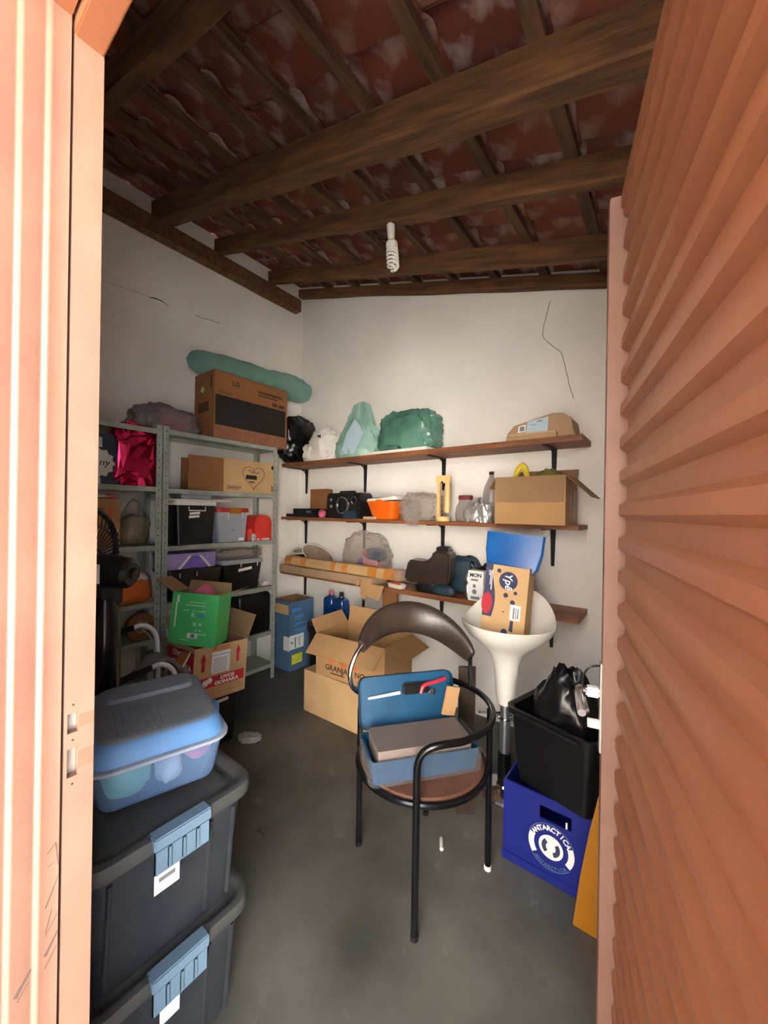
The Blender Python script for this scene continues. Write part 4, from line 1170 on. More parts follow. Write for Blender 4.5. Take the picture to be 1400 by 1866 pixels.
# ================================================================== LIGHT BULB
t = thing('light_bulb', 'unlit white spiral energy-saving bulb hanging from the roof beam', 'lamp', (-1.262, 1.676, 2.998), (R(3), R(-3), 0))
MB().lathe([(0, 0), (.021, 0), (.022, -.004), (.020, -.070), (.018, -.084), (0, -.085)], 20).build('socket', 'cfl', t, smooth=True)
MB().lathe([(0, -.086), (.018, -.086), (.030, -.097), (.033, -.110), (.031, -.136), (.02, -.14), (0, -.14)], 24).build('base', 'cfl', t, smooth=True)
b = MB()
for ph in (0, PI):
    pts = []
    for i in range(70):
        s_ = i / 69
        a = ph + s_ * 2 * PI * 2.6
        r_ = .0285 if s_ < .86 else .0285 * (1 - (s_ - .86) / .14) + .004
        pts.append((r_ * math.cos(a), r_ * math.sin(a), -.138 - .105 * s_ - (.008 * max(0, s_ - .86) / .14)))
    b.tube(pts, .0062, 8)
b.build('spiral_tube', 'cfl', t, smooth=True)

# ================================================================== STACKED STORAGE BINS BY THE DOOR
def storage_bin(label, z0):
    t = thing('storage_bin', label, 'bin', (-1.262, .457, z0), group='stacked black storage bins by the door')
    W1, D1, Hh = .575, .385, .325
    b = MB()
    lo = []
    def ribbed(w, d, r, z, amp):
        out = []
        for p in rrect(w, d, r, z, 6):
            out.append(p)
        return out
    b.loft([rrect(.505, .325, .04, 0), rrect(.515, .335, .045, .012), rrect(W1, D1, .05, Hh - .02)])
    b.build('body', 'bin_plastic', t, smooth=True)
    for y in (-.145, .085, .15):
        x0, x1 = .2575, .287
        MB().add([(x0 - .002, y - .006, .02), (x0 - .002, y + .006, .02), (x1 - .002, y + .006, Hh - .05), (x1 - .002, y - .006, Hh - .05), (x0 + .005, y - .003, .02), (x0 + .005, y + .003, .02), (x1 + .004, y + .003, Hh - .05), (x1 + .004, y - .003, Hh - .05)],
                 [(4, 5, 6, 7), (0, 4, 7, 3), (1, 2, 6, 5), (0, 1, 5, 4), (2, 3, 7, 6), (0, 3, 2, 1)]).build('rib', 'bin_plastic', t)
    b = MB()
    b.loft([rrect(W1 + .012, D1 + .012, .052, Hh - .028), rrect(W1 + .040, D1 + .040, .062, Hh - .024), rrect(W1 + .046, D1 + .046, .066, Hh - .008), rrect(W1 + .036, D1 + .036, .062, Hh + .008), rrect(W1 + .010, D1 + .010, .05, Hh + .012),
            rrect(W1 - .012, D1 - .012, .045, Hh + .008), rrect(W1 - .03, D1 - .03, .04, Hh - .004), rrect(W1 - .06, D1 - .06, .04, Hh - .004), rrect(W1 - .07, D1 - .07, .04, Hh + .002), rrect(W1 - .10, D1 - .10, .04, Hh + .002)])
    lid = b.build('lid', 'bin_lid', t, smooth=True, ang=50)
    lt = MB()
    xo = W1 / 2 + .0235
    lt.box(xo, xo + .006, -.066, .066, Hh - .075, Hh - .016)
    lt.box(xo - .028, xo + .010, -.068, .068, Hh - .016, Hh + .014)
    la = lt.build('latch', 'latch_blue', t, bevel=.003)
    for y in (-.033, 0, .033):
        MB().box(xo + .006, xo + .010, y - .005, y + .005, Hh - .068, Hh - .018).build('latch_rib', 'latch_blue', la, bevel=.002)
    return t, xo
BH = .337
b1, xo = storage_bin('lower black storage bin with grey-blue latch standing on the floor', 0.0)
MB().box(xo - .006, xo - .004, -.045, .0, .205, .252).build('sticker', 'paper', b1)
b2, xo = storage_bin('upper black storage bin with grey-blue latch under the blue-lidded box', BH - .010 + .0)
st_ = MB().box(xo - .006, xo - .004, -.062, -.005, .200, .254).build('sticker', 'paper', b2)
MB().box(xo - .004, xo - .0035, -.052, -.015, .225, .235).build('sticker_print', 'ink_grey', st_)

zb = BH * 2 - .008
bx_ = thing('clear_blue_box', 'translucent plastic box with dusty blue lid on top of the bins', 'box', (-1.262, .512, zb), (0, 0, R(-15)))
b = MB()
b.loft([rrect(.36, .275, .04, .001), rrect(.37, .285, .045, .01), rrect(.40, .318, .05, .112)], cap1=False)
b.build('body', 'blue_clear', bx_, smooth=True)
MB().loft([rrect(.40, .318, .05, .106), rrect(.428, .345, .058, .110), rrect(.428, .345, .058, .118), rrect(.40, .318, .05, .120)]).build('rim', 'clear_box', bx_, smooth=True)
b = MB()
b.loft([rrect(.405, .322, .05, .1205), rrect(.402, .320, .05, .135), rrect(.385, .300, .055, .165), rrect(.36, .275, .05, .172)])
ld = b.build('lid', 'lid_blue', bx_, smooth=True, ang=50)
MB().loft([rrect(.372, .288, .052, .1690), rrect(.362, .277, .05, .1732), rrect(.34, .255, .045, .1745)]).build('dusty_top', 'lid_dust', ld, smooth=True)
for i in range(7):
    y = -.10 + i * .017
    MB().tube([(.165, y, .1740), (.05, y, .1750), (.0, y, .1740)], .0032, 6).build('lid_ridge', 'lid_dust', ld, smooth=True)
MB().loft([rrect(.11, .25, .03, .173, cx=-.10, cy=.0), rrect(.10, .235, .03, .186, cx=-.10, cy=.0)]).build('lid_pad', 'lid_dust', ld, smooth=True)
MB().box(.03, .075, .145, .172, .117, .150).build('lid_clip', 'lid_blue', ld, bevel=.006)
for (lab, x, y, rx, ry, rz, m) in (('pale green rolled cloth seen through the blue-lidded box', .12, -.08, .06, .055, .05, 'mint_print'), ('pink folded cloth seen through the blue-lidded box', .125, .095, .045, .035, .022, 'pink_cloth'), ('white ball of yarn seen through the blue-lidded box', .14, .02, .035, .03, .034, 'white_bag'), ('lilac cloth lump seen through the blue-lidded box', .0, .0, .07, .12, .045, 'purple_box')):
    p_ = Matrix.Translation(bx_.location) @ Matrix.Rotation(R(-15), 4, 'Z') @ Vector((x, y, .014 if m != 'pink_cloth' else .05))
    o = MB().blob(rx, ry, rz, len(lab), .12, 2, .06, 4, flat=.1).build('stored_cloth', m, smooth=True)
    tag(o, lab, 'cloth', 'cloth inside the blue-lidded box', loc=p_)

# ================================================================== FAN AND FOLDED WALKING FRAME
fan = thing('standing_fan', 'black standing fan seen past the door jamb', 'fan', (-1.70, .515, 0), (0, 0, R(0)))
MB().lathe([(0, 0), (.115, 0), (.12, .01), (.115, .025), (.06, .05), (.045, .07), (0, .07)], 32).build('base', 'black_plastic', fan, smooth=True)
MB().lathe([(.032, .06), (.032, .62), (.046, .66), (.052, .80), (.05, 1.02), (.035, 1.09), (0, 1.10)], 24).build('pole', 'black_tube', fan, smooth=True)
axis = Vector((-.80, -.55, .10)).normalized()
q = axis.to_track_quat('Z', 'Y').to_matrix().to_4x4()
mc = Vector((.0, .02, 1.19))
Mm = Matrix.Translation(mc) @ q
MB().lathe([(0, -.085), (.042, -.083), (.056, -.07), (.062, -.02), (.062, .05), (.05, .085), (0, .09)], 28, Mm).build('motor', 'black_plastic', fan, smooth=True)
MB().lathe([(0, -.094), (.022, -.092), (.022, -.075)], 16, Mm).build('oscillation_knob', 'black_plastic', fan, smooth=True)
MB().box(-.03, .03, -.02, .05, 1.06, 1.14).build('neck', 'black_plastic', fan, bevel=.008)
MB().box(-.001, .001, -.03, .03, -.035, .035, Matrix.Translation(mc + Vector((.030, -.075, 0))) @ Matrix.Rotation(R(-45), 4, 'Z')).build('sticker', 'paper', fan)
gb = MB()
gc = mc + axis * .13 + Vector((0, 0, .03))
Mg = Matrix.Translation(gc) @ q
for k in range(44):
    a = 2 * PI * k / 44
    pts = [Mg @ Vector((r_ * math.cos(a + .25 * r_ / .2), r_ * math.sin(a + .25 * r_ / .2), z_)) for (r_, z_) in ((.05, -.045), (.13, -.040), (.185, -.018), (.20, .012))]
    gb.tube(pts, .0022, 5)
gb.build('grille_wires', 'black_tube', fan, kind='stuff')
gb = MB()
for (r_, z_, w_) in ((.20, .012, .012), (.13, -.041, .004), (.05, -.046, .008)):
    gb.tube([Mg @ Vector((r_ * math.cos(2 * PI * k / 40), r_ * math.sin(2 * PI * k / 40), z_)) for k in range(40)], w_, 8, closed=True)
gb.build('grille_rings', 'black_plastic', fan, smooth=True)
for k in range(3):
    a = 2 * PI * k / 3
    pts = []
    for (r_, wd) in ((.03, .03), (.10, .07), (.165, .055)):
        pts.append((r_, wd))
    vs = []
    for (r_, wd) in pts:
        for s_ in (-1, 1):
            vs.append(Mg @ (Matrix.Rotation(a, 4, 'Z') @ Vector((r_, s_ * wd / 2, .03 + s_ * .018))))
    vs2 = [v + axis * .003 for v in vs]
    MB().add(vs + vs2, [(0, 1, 3, 2), (2, 3, 5, 4), (6, 8, 9, 7), (8, 10, 11, 9), (0, 2, 8, 6), (2, 4, 10, 8), (1, 7, 9, 3), (3, 9, 11, 5), (4, 5, 11, 10), (0, 6, 7, 1)]).build('blade', 'black_plastic', fan, smooth=True)

wk = thing('folding_frame', 'folded metal frame with curved chrome tubes and black grips behind the bins', 'frame', (-2.0, .785, 0))
for (dx, gy, gz, ey) in ((-.10, -.035, .845, .075), (.10, -.030, .700, .085)):
    ch = bez([(dx, gy, gz), (dx, gy + .035, gz + .006), (dx, gy + .075, gz - .012), (dx, gy + .105, gz - .055), (dx, gy + .115, gz - .12), (dx, gy + .12, gz - .3), (dx, gy + .12, .0)], 6)
    MB().tube(ch, .011, 12).build('chrome_tube', 'aluminium', wk, smooth=True)
    MB().tube([(dx, gy - .20, gz - .035), (dx, gy - .05, gz - .006), (dx, gy + .004, gz)], .0145, 12).build('grip', 'black_plastic', wk, smooth=True)
    MB().tube([(dx, gy - .19, gz - .035), (dx, gy - .19, 0)], .010, 10).build('rear_leg', 'black_tube', wk, smooth=True)
MB().tube([(-.12, .08, .42), (.10, .07, .42)], .009, 10).build('cross_bar', 'chrome_dull', wk, smooth=True)
MB().tube(bez([(-.12, -.06, .83), (-.10, -.02, .84), (-.07, .03, .80), (-.05, .05, .70)], 5), .003, 6).build('cable', 'chrome_dull', wk, smooth=True)
b = MB()
pth = bez([(-.02, -.20, .60), (.0, -.08, .62), (.0, .02, .70), (.0, .10, .66), (.0, .17, .50), (.0, .19, .30)], 6)
b.loft([[p + Vector((-.07, 0, 0)), p + Vector((.06, 0, 0)), p + Vector((.06, .012, .012)), p + Vector((-.07, .012, .012))] for p in pth])
b.build('sling', 'grey_fabric', wk)
b = MB()
pth = bez([(.03, .07, .60), (.03, .11, .635), (.03, .15, .60), (.03, .175, .48), (.03, .18, .30)], 6)
b.loft([[p + Vector((-.03, 0, 0)), p + Vector((.03, 0, 0)), p + Vector((.03, .012, .012)), p + Vector((-.03, .012, .012))] for p in pth])
b.build('strap', 'grey_fabric', wk)

# ================================================================== EGG CARTON PILE
t = tub('black_bucket', 'black plastic bin under the egg carton', (-2.33, 1.23, 0), .27, .27, .31, .31, .292, 'black_plastic', cat='bin', open_top=True)
MB().box(.155, .175, -.10, .07, .275, .292).build('handle', 'white_plastic', t, bevel=.004)
eg = carton('egg_carton', 'tan egg carton with red arrows and red band on the black bin', (-2.31, 1.235, .312), (.32, .335, .315), mat='card_light', tilt=(R(-3), 0), flaps={'back': (112, .15), 'left': (125, .14), 'front': (160, .10)})
F = FF('right', .32, .335, .315)
decal(eg, F, [rect(.0, .075, .32, .062)], 'ink_red', 'printed_band')
decal(eg, F, [arrow(.035, .175, .038, .105), arrow(.255, .19, .036, .10)], 'ink_red', 'printed_arrow')
decal(eg, F, [rect(.105, .15, .115, .125)], 'paper', 'table_label')
b_ = [rect(.11, .255, .105, .003)] + [rect(.115, .16 + i * .012, .085, .003) for i in range(7)]
decal(eg, F, b_, 'ink_grey', 'table_lines', .0014)
decal(eg, F, [rect(.105, .285, .028, .022), rect(.14, .302, .08, .004), rect(.14, .293, .08, .004), rect(.14, .284, .08, .004)], 'ink_orange', 'printed_lines')
decal(eg, F, [rect(.03, .06, .10, .003), rect(.03, .03, .10, .003), rect(.03, .03, .003, .03), rect(.127, .03, .003, .03), rect(.155, .06, .14, .003), rect(.155, .03, .14, .003), rect(.155, .03, .003, .03), rect(.292, .03, .003, .03)], 'ink_orange', 'printed_frame')
decal(eg, F, [circ(.050, .094, .016), circ(.073, .106, .019), circ(.098, .116, .017)], 'ink_white', 'printed_eggs', .0014)
txt(eg, F, 'OVOS', .165, .1085, .029, 'ink_white', bold=.0012, xs=1.15, w=.0014)
txt(eg, F, 'GOHARA', .13, .0815, .029, 'ink_white', bold=.0012, xs=1.25, w=.0014)
F = FF('front', .32, .335, .315)
decal(eg, F, [rect(.0, .165, .315, .125)], 'ink_red', 'printed_band')
txt(eg, F, 'OVOS', .06, .238, .046, 'ink_white', bold=.001, xs=1.2, w=.0014)
txt(eg, F, 'GOHARA', .06, .182, .046, 'ink_white', bold=.001, xs=1.2, w=.0014)
b = MB(); b.prism([(0, 0), (.09, .04), (.075, -.10), (.0, -.11), (-.03, -.05)], 0, .004, Matrix.Translation((.02, -.17, .27)) @ Matrix.Rotation(PI / 2 - R(25), 4, 'X')); b.build('torn_flap', 'brown_tape', eg)
b = MB(); b.prism([(.088, .04), (.096, .04), (.085, -.10), (.07, -.105)], 0, .006, Matrix.Translation((.02, -.172, .27)) @ Matrix.Rotation(PI / 2 - R(25), 4, 'X')); b.build('torn_edge', 'paper', eg)
gz = .634
gr = carton('green_carton', 'glossy green printed carton with open flaps on the egg carton', (-2.275, 1.165, gz), (.275, .17, .30), R(36), mat='green_print', tilt=(R(-3), R(4)), flaps={'left': (150, .13), 'right': (158, .11), 'back': (95, .05)})
F = FF('front', .275, .17, .30)
decal(gr, F, [rect(.10, .245, .095, .008)], 'lime_print', 'printed_title')
decal(gr, F, [rect(.08, .228, .12, .007), rect(.07, .198, .035, .006), rect(.12, .198, .035, .005), rect(.165, .198, .04, .006), rect(.12, .165, .02, .022)] + [circ(.145, .125, .011), circ(.178, .125, .010), circ(.155, .09, .006), circ(.18, .09, .006)], 'mint_print', 'printed_icons')
decal(gr, F, [rect(.165, .163, .034, .02)], 'sky_print', 'printed_badge')
decal(gr, F, [rect(.108, .042, .06, .030), rect(.03, .245, .012, .04), rect(.025, .10, .009, .145)], 'paper', 'printed_label')
decal(gr, F, [rect(.130, .047, .022, .02)], 'ink_grey', 'barcode', .0014)
decal(gr, F, [rect(.17, .066, .05, .006), rect(.07, .03, .05, .005)], 'mint_print', 'printed_lines')
MB().prism([(-.055, 0), (.06, 0), (.04, .055), (.005, .085), (-.045, .045)], -.03, .03, Matrix(((1, 0, 0, 0), (0, 0, -1, 0), (0, 1, 0, 0), (0, 0, 0, 1)))).build('pink_packet', 'dark_red')
pk = bpy.data.objects['pink_packet']; pk.data.materials[0] = MATS['pink_cloth']
tag(pk, 'pinkish packet poking out of the green carton', 'packet', loc=(-2.285, 1.205, gz + .255), rot=(0, 0, R(36)))
MB().prism([(-.055, -.2), (.06, -.2), (.06, 0), (-.055, 0)], -.03, .03, Matrix(((1, 0, 0, 0), (0, 0, -1, 0), (0, 1, 0, 0), (0, 0, 0, 1)))).build('lower_part', 'pink_cloth', pk)
tag(MB().blob(.055, .03, .022, 131, .3, 2.5, .3, 5, flat=.05).build('plastic_wrapper', 'silver_foil', smooth=True, ang=30), 'crumpled shiny wrapper lying on the cement floor', 'wrapper', loc=(-2.085, 1.40, 0), rot=(0, 0, .7))

# ================================================================== BOXES IN THE BACK CORNER
bb = carton('blue_carton', 'tall open blue printed carton standing in the back corner', (-2.835, 2.345, 0), (.25, .28, .615), mat='blue_print', inner='card_in', flaps={})
F = FF('front', .25, .28, .615)
decal(bb, F, [rect(.045, .50, .19, .085)], 'card_light', 'tape_patch')
decal(bb, F, [rect(.17, .18, .08, .125)], 'paper', 'shipping_label')
F2 = FF('right', .25, .28, .615)
decal(bb, F2, [rect(.0, .19, .165, .125)], 'paper', 'shipping_label')
decal(bb, F2, [rect(.06, .20, .014, .09), rect(.11, .21, .008, .08), rect(.02, .24, .02, .02)], 'ink_grey', 'barcode', .0014)
decal(bb, F2, [rect(.03, .055, .12, .085)], 'yellow_print', 'yellow_sticker')
decal(bb, F2, [rect(.05, .075, .08, .015), rect(.05, .10, .08, .015)], 'lime_print', 'sticker_print', .0014)
decal(bb, F2, [rect(.03, .525, .10, .028)] + [rect(.06, .465, .10, .018), rect(.05, .45, .08, .006), rect(.06, .405, .13, .012), rect(.03, .39, .06, .006), rect(.05, .35, .14, .014), rect(.04, .33, .15, .008), rect(.05, .28, .12, .01)], 'sky_print', 'printed_lines')
lb2 = carton('kraft_carton', 'plain kraft carton on the floor under the open box with orange print', (-1.845, 2.045, 0), (.55, .36, .295), R(1), mat='card_light', closed=True)
ob = carton('open_egg_box', 'large open cardboard box with orange print and flaps folded out', (-1.725, 2.06, .2965), (.565, .36, .285), R(5), mat='card', inner='card', flaps={'front': (222, .155), 'right': (205, .15), 'back': (100, .12), 'left': (125, .10)})
F = FF('front', .565, .36, .285)
txt(ob, F, 'GRANJA', .085, .052, .052, 'ink_brown', bold=.0015)
txt(ob, F, 'NO', .335, .052, .052, 'ink_brown', bold=.0015)
for u_ in (.14, .235, .33):
    ep = [(u_ + .034 * math.cos(2 * PI * k / 24), .135 + .04 * math.sin(2 * PI * k / 24)) for k in range(24)]
    decal(ob, F, [ep], 'ink_orange', 'printed_egg')
    decal(ob, F, [circ(u_, .15, .018)], 'card', 'printed_egg_centre', .0014)
decal(ob, F, [rect(.13, .03, .12, .008)], 'ink_brown', 'printed_line')
t = tub('black_tub', 'black lidded tub behind the boxes under the lowest shelf', (-2.36, 2.405, 0), .42, .28, .45, .30, .405, 'black_plastic', lid='black_plastic', lid_h=.04, r=.09)
for (lab, x, capm) in (('blue liquid bottle with pink cap under the lowest wooden shelf', -2.468, 'pink_cloth'), ('blue liquid bottle with black cap under the lowest wooden shelf', -2.343, 'ink')):
    t = thing('liquid_bottle', lab, 'bottle', (x, 2.475, .442), group='blue liquid bottles under the shelf')
    MB().loft([rrect(.108, .10, .02, 0), rrect(.115, .105, .022, .01), rrect(.115, .105, .022, .195), rrect(.10, .09, .02, .215), rrect(.04, .04, .012, .228), rrect(.036, .036, .012, .24)]).build('body', 'blue_liquid', t, smooth=True)
    MB().lathe([(.019, .234), (.019, .268), (.015, .274), (0, .274)], 18).build('cap', capm, t, smooth=True)
tag(MB().box(-.07, .07, -.012, .012, 0, .829).build('wooden_post', 'card_brown', bevel=.002), 'brown plank standing under the lowest wooden shelf', 'plank', loc=(-1.765, 2.415, 0))

# ================================================================== TUBULAR CHAIR WITH TOOLBOX
CX, CY = -.81, 1.34
ch = thing('armchair', 'black tubular armchair with round brown seat and padded curved back', 'chair', (CX, CY, 0))
def pol(r_, a, z): return Vector((r_ * math.cos(R(a)), r_ * math.sin(R(a)), z))
MB().lathe([(0, .425), (.235, .425), (.25, .432), (.252, .442), (.24, .452), (.12, .455), (0, .456)], 48).build('seat', 'seat_brown', ch, smooth=True)
MB().tube([pol(.256, a, .437) for a in range(0, 360, 8)], .0125, 10, closed=True).build('seat_ring', 'black_tube', ch, smooth=True)
RZ = .655
for (a, full) in ((197, True), (298, True), (35, False), (116, False)):
    top = RZ - .085 if full else RZ - .012
    lp = MB().tube([pol(.272, a, .008), pol(.272, a, .3), pol(.272, a, top)], .0125, 12).build('leg', 'black_tube', ch, smooth=True)
    MB().tube([pol(.272, a, 0), pol(.272, a, .018)], .0142, 12).build('foot_cap', 'white_plastic' if a == 35 else 'black_plastic', lp, smooth=True)
ctrl = [pol(.272, 298, RZ - .09), pol(.272, 299.5, RZ - .05), pol(.272, 305, RZ - .018), pol(.273, 315, RZ - .002)] + [pol(.276, a, RZ) for a in range(330, 360 + 166, 15)] + [pol(.273, 540, RZ - .002), pol(.272, 550, RZ - .018), pol(.272, 555.5, RZ - .05), pol(.272, 557, RZ - .09)]
MB().tube(bez(ctrl, 4), .0125, 12).build('arm_ring', 'black_tube', ch, smooth=True)
# padded back: curved horseshoe cushion, thicker in the middle
pad = []
rad = []
for i in range(25):
    s_ = i / 24
    a = 68 + (202 - 68) * s_
    z_ = .80 + (.86 - .80) * s_ + .105 * math.sin(PI * s_)
    rr = .262 - .015 * math.sin(PI * s_)
    pad.append(pol(rr + .02 * math.sin(PI * s_), a, z_))
    rad.append(.022 + .026 * math.sin(PI * min(1, max(0, s_))) ** .6)
b = MB()
loops = []
for i, p in enumerate(pad):
    T_ = (pad[min(i + 1, 24)] - pad[max(i - 1, 0)]).normalized()
    up = Vector((0, 0, 1)); up = (up - T_ * up.dot(T_)).normalized(); sd = T_.cross(up)
    loops.append([p + up * (math.cos(2 * PI * k / 16) * rad[i] * 1.55) + sd * (math.sin(2 * PI * k / 16) * rad[i] * .75) for k in range(16)])
b.loft(loops); b.build('backrest', 'black_leather', ch, smooth=True, ang=60)
MB().tube(bez([pol(.262, 201, .865), pol(.285, 207, .82), pol(.30, 210, .76), pol(.296, 207, .70), pol(.277, 200, RZ + .004)], 6), .0095, 10).build('back_support', 'chrome', ch, smooth=True)
MB().tube(bez([pol(.262, 69, .80), pol(.272, 71, .75), pol(.276, 71, RZ + .004)], 6), .0095, 10).build('back_support', 'chrome', ch, smooth=True)

tb = thing('toolbox', 'open blue toolbox with tools in the lid on the round chair seat', 'toolbox', (CX + .02, CY - .055, .4575), (0, 0, R(52)))
w_, d_, h_ = .42, .20, .085
o0 = rrect(w_ - .02, d_ - .02, .012, 0, 3); o1 = rrect(w_, d_, .014, h_, 3)
MB().loft([o0, o1, rrect(w_ - .008, d_ - .008, .012, h_, 3), rrect(w_ - .03, d_ - .03, .01, .005, 3)]).build('case', 'blue_tool', tb, smooth=True)
Ml = Matrix.Translation((0, d_ / 2 + .004, h_)) @ Matrix.Rotation(R(-16), 4, 'X')
b = MB()
b.loft([[Ml @ Vector((p.x, 0 + zz, p.y + .10)) for p in rrect(w_ * s_, .20 * s_, .03, 0, 4)] for (zz, s_) in ((.0, 1.0), (.035, 1.0), (.045, .96))], cap0=False)
b.loft([[Ml @ Vector((p.x, .030, p.y + .10)) for p in rrect(w_ * .985, .20 * .985, .028, 0, 4)], [Ml @ Vector((p.x, .034, p.y + .10)) for p in rrect(w_ * .985, .20 * .985, .028, 0, 4)]])
lid = b.build('lid', 'blue_tool', tb, smooth=True, ang=30)
MB().loft([[Vector((p.x, p.y - .004, .02)) for p in rrect(w_ - .05, d_ - .04, .008, 0, 3)], [Vector((p.x, p.y - .004, h_ + .028)) for p in rrect(w_ - .05, d_ - .04, .008, 0, 3)]]).build('inner_tray', 'tray_grey', tb)
MB().tube([Ml @ Vector((-.17, .022, .115)), Ml @ Vector((-.03, .022, .125))], [.005, .007], 8).build('screwdriver_blade', 'paper', lid, smooth=True)
MB().box(-.02, .10, .008, .028, .115, .16, Ml).build('tool_clip', 'black_plastic', lid, bevel=.006)
MB().tube(bez([Ml @ Vector(p) for p in ((.06, .012, .115), (.07, .008, .14), (.09, .008, .15), (.13, .010, .155), (.18, .014, .165))], 5), .0085, 8).build('red_handle', 'red_lid', lid, smooth=True)
MB().lathe([(0, .012), (.014, .008), (.016, 0)], 16, Ml @ Matrix.Translation((.115, .024, .115)) @ Matrix.Rotation(PI / 2, 4, 'X')).build('chrome_socket', 'chrome', lid, smooth=True)
b = MB()
wr = [rrect(w_ + .02, d_ + .03, .03, z_, 5) for z_ in (.006, .05, .10)]
for l_ in wr:
    for p in l_:
        nn = noise.noise(Vector((p.x * 14, p.y * 14, p.z * 20))); p.x *= 1 + .02 * nn; p.y *= 1 + .04 * nn
b.loft(wr, cap0=False, cap1=False)
b.build('plastic_wrap', 'wrap_film', tb, smooth=True)
tag(MB().box(-.03, .03, -.006, .006, 0, .12).build('wooden_block', 'card', bevel=.002), 'small tan wooden strip standing in the open toolbox', 'wood', loc=(CX + .045, CY + .135, .5705), rot=(0, R(12), R(52)))
tag(MB().box(-.04, .04, -.008, .008, 0, .70).build('brown_board', 'board_dark', bevel=.002), 'brown board standing behind the tubular armchair', 'board', loc=(-.785, 1.705, 0), rot=(0, 0, R(37)))

# ================================================================== WHITE STOOL WITH BOX AND FOLDER
sl = thing('bar_stool', 'white moulded bar stool with a bowl seat and chrome column', 'stool', (-.69, 1.965, 0))
n = 44
prof = [(.042, .455), (.05, .50), (.056, .58), (.066, .66), (.09, .72), (.14, .765), (.19, .80), (.222, .84), (.234, .872), (.230, .876), (.218, .845), (.18, .808), (.10, .785), (.0, .778)]
vs, fs = [], []
for i, (r_, z_) in enumerate(prof):
    for k in range(n):
        a = 2 * PI * k / n
        back = max(0, math.sin(a - R(0)))
        lift = (.15 * back ** 1.3) * max(0, min(1, (r_ - .12) / .11)) if z_ > .70 else 0
        vs.append((r_ * math.cos(a), r_ * math.sin(a) * .93, z_ + lift))
for i in range(len(prof) - 1):
    for k in range(n):
        j = (k + 1) % n
        fs.append((i * n + k, i * n + j, (i + 1) * n + j, (i + 1) * n + k))
fs.append(tuple(range(n - 1, -1, -1)))
sh = MB().add(vs, fs).build('seat_shell', 'white_plastic', sl, smooth=True, ang=60)
MB().lathe([(.026, .20), (.026, .44), (.034, .444), (.034, .458), (0, .458)], 20).build('column', 'chrome_dull', sl, smooth=True)
MB().lathe([(.034, .04), (.034, .20), (.028, .205)], 20).build('outer_column', 'black_tube', sl, smooth=True)
MB().lathe([(0, 0), (.125, 0), (.128, .008), (.10, .02), (.04, .035), (.035, .045)], 36).build('base', 'chrome', sl, smooth=True)
MB().tube(bez([(0, 0, .405), (-.05, -.03, .402), (-.10, -.06, .40), (-.115, -.07, .40)], 5), .006, 8).build('lift_lever', 'chrome', sl, smooth=True)
MB().tube([pol(.036, a, .385) for a in range(0, 360, 20)], .006, 8, closed=True).build('collar', 'chrome', sl, smooth=True)

yb = carton('soap_carton', 'tan soap carton with navy round logo standing in the stool seat', (-.695, 1.945, .800), (.215, .12, .365), R(3), mat='card_light', tilt=(R(-4), R(3.5)), flaps={})
F = FF('front', .215, .12, .365)
nav = [(0, .10)] + [(.048 + .012 * math.sin(i / 12 * PI * 1.6), .10 + .265 * i / 12) for i in range(13)] + [(0, .365)]
decal(yb, F, [nav], 'ink_navy', 'printed_panel')
decal(yb, F, [circ(.02, .165, .028, 24, .055)], 'red_lid', 'printed_fruit', .0014)
decal(yb, F, [circ(.118, .292, .046, 32)], 'ink_navy', 'printed_logo')
txt(yb, F, 'Ypê', .100, .330, .052, 'ink_white', rot=-PI / 2 + .08, shear=.25, w=.0014, bold=.0006)
decal(yb, F, [circ(.068, .337, .011), circ(.158, .238, .009), circ(.112, .220, .012), circ(.148, .190, .012)], 'ink_navy', 'printed_dot')
decal(yb, F, [rect(.140, .105, .05, .075)], 'paper', 'shipping_label', .0014)
decal(yb, F, [rect(.155, .112, .007, .055), rect(.167, .112, .004, .055), rect(.176, .115, .006, .05)], 'ink_grey', 'barcode', .002)
decal(yb, F, [[(.142, .05), (.16, .045), (.16, .10), (.145, .10)], circ(.12, .035, .016, 16, .02), rect(.10, .135, .012, .004)], 'ink_navy', 'printed_mark')
txt(yb, F, 'ype', .018, .335, .02, 'ink_white', rot=-PI / 2, w=.0014)
decal(yb, F, [rect(.033, .235, .004, .10), rect(.026, .26, .003, .07)], 'ink_white', 'printed_lines', .0014)
bf = MB()
fl = [rrect(w_, d__, .012, z_, 4) for z_, w_, d__ in ((0, .175, .06), (.30, .185, .07), (.345, .255, .05), (.42, .285, .04), (.515, .29, .032))]
for i, l_ in enumerate(fl):
    for p in l_:
        p.y += .010 * noise.noise(Vector((p.x * 9, p.z * 9, 3))) + (.020 if p.x > .09 else 0) * (i / 4)
bf.loft(fl)
tag(bf.build('blue_folder', 'blue_folder', smooth=True, ang=40), 'bright blue plastic folder standing in the soap carton', 'folder', loc=(-.69, 1.950, .815), rot=(R(-4), R(3.5), R(3)))

# ================================================================== CRATE, BIN AND YELLOW BOARD BY THE DOOR LEAF
cr = thing('drinks_crate', 'blue plastic drinks crate with round penguin-brand emblem on the floor', 'crate', (-.36, 1.755, 0))
cr['label'] = 'blue plastic drinks crate with a round white emblem on the floor'
W, D, Hc = .40, .33, .325
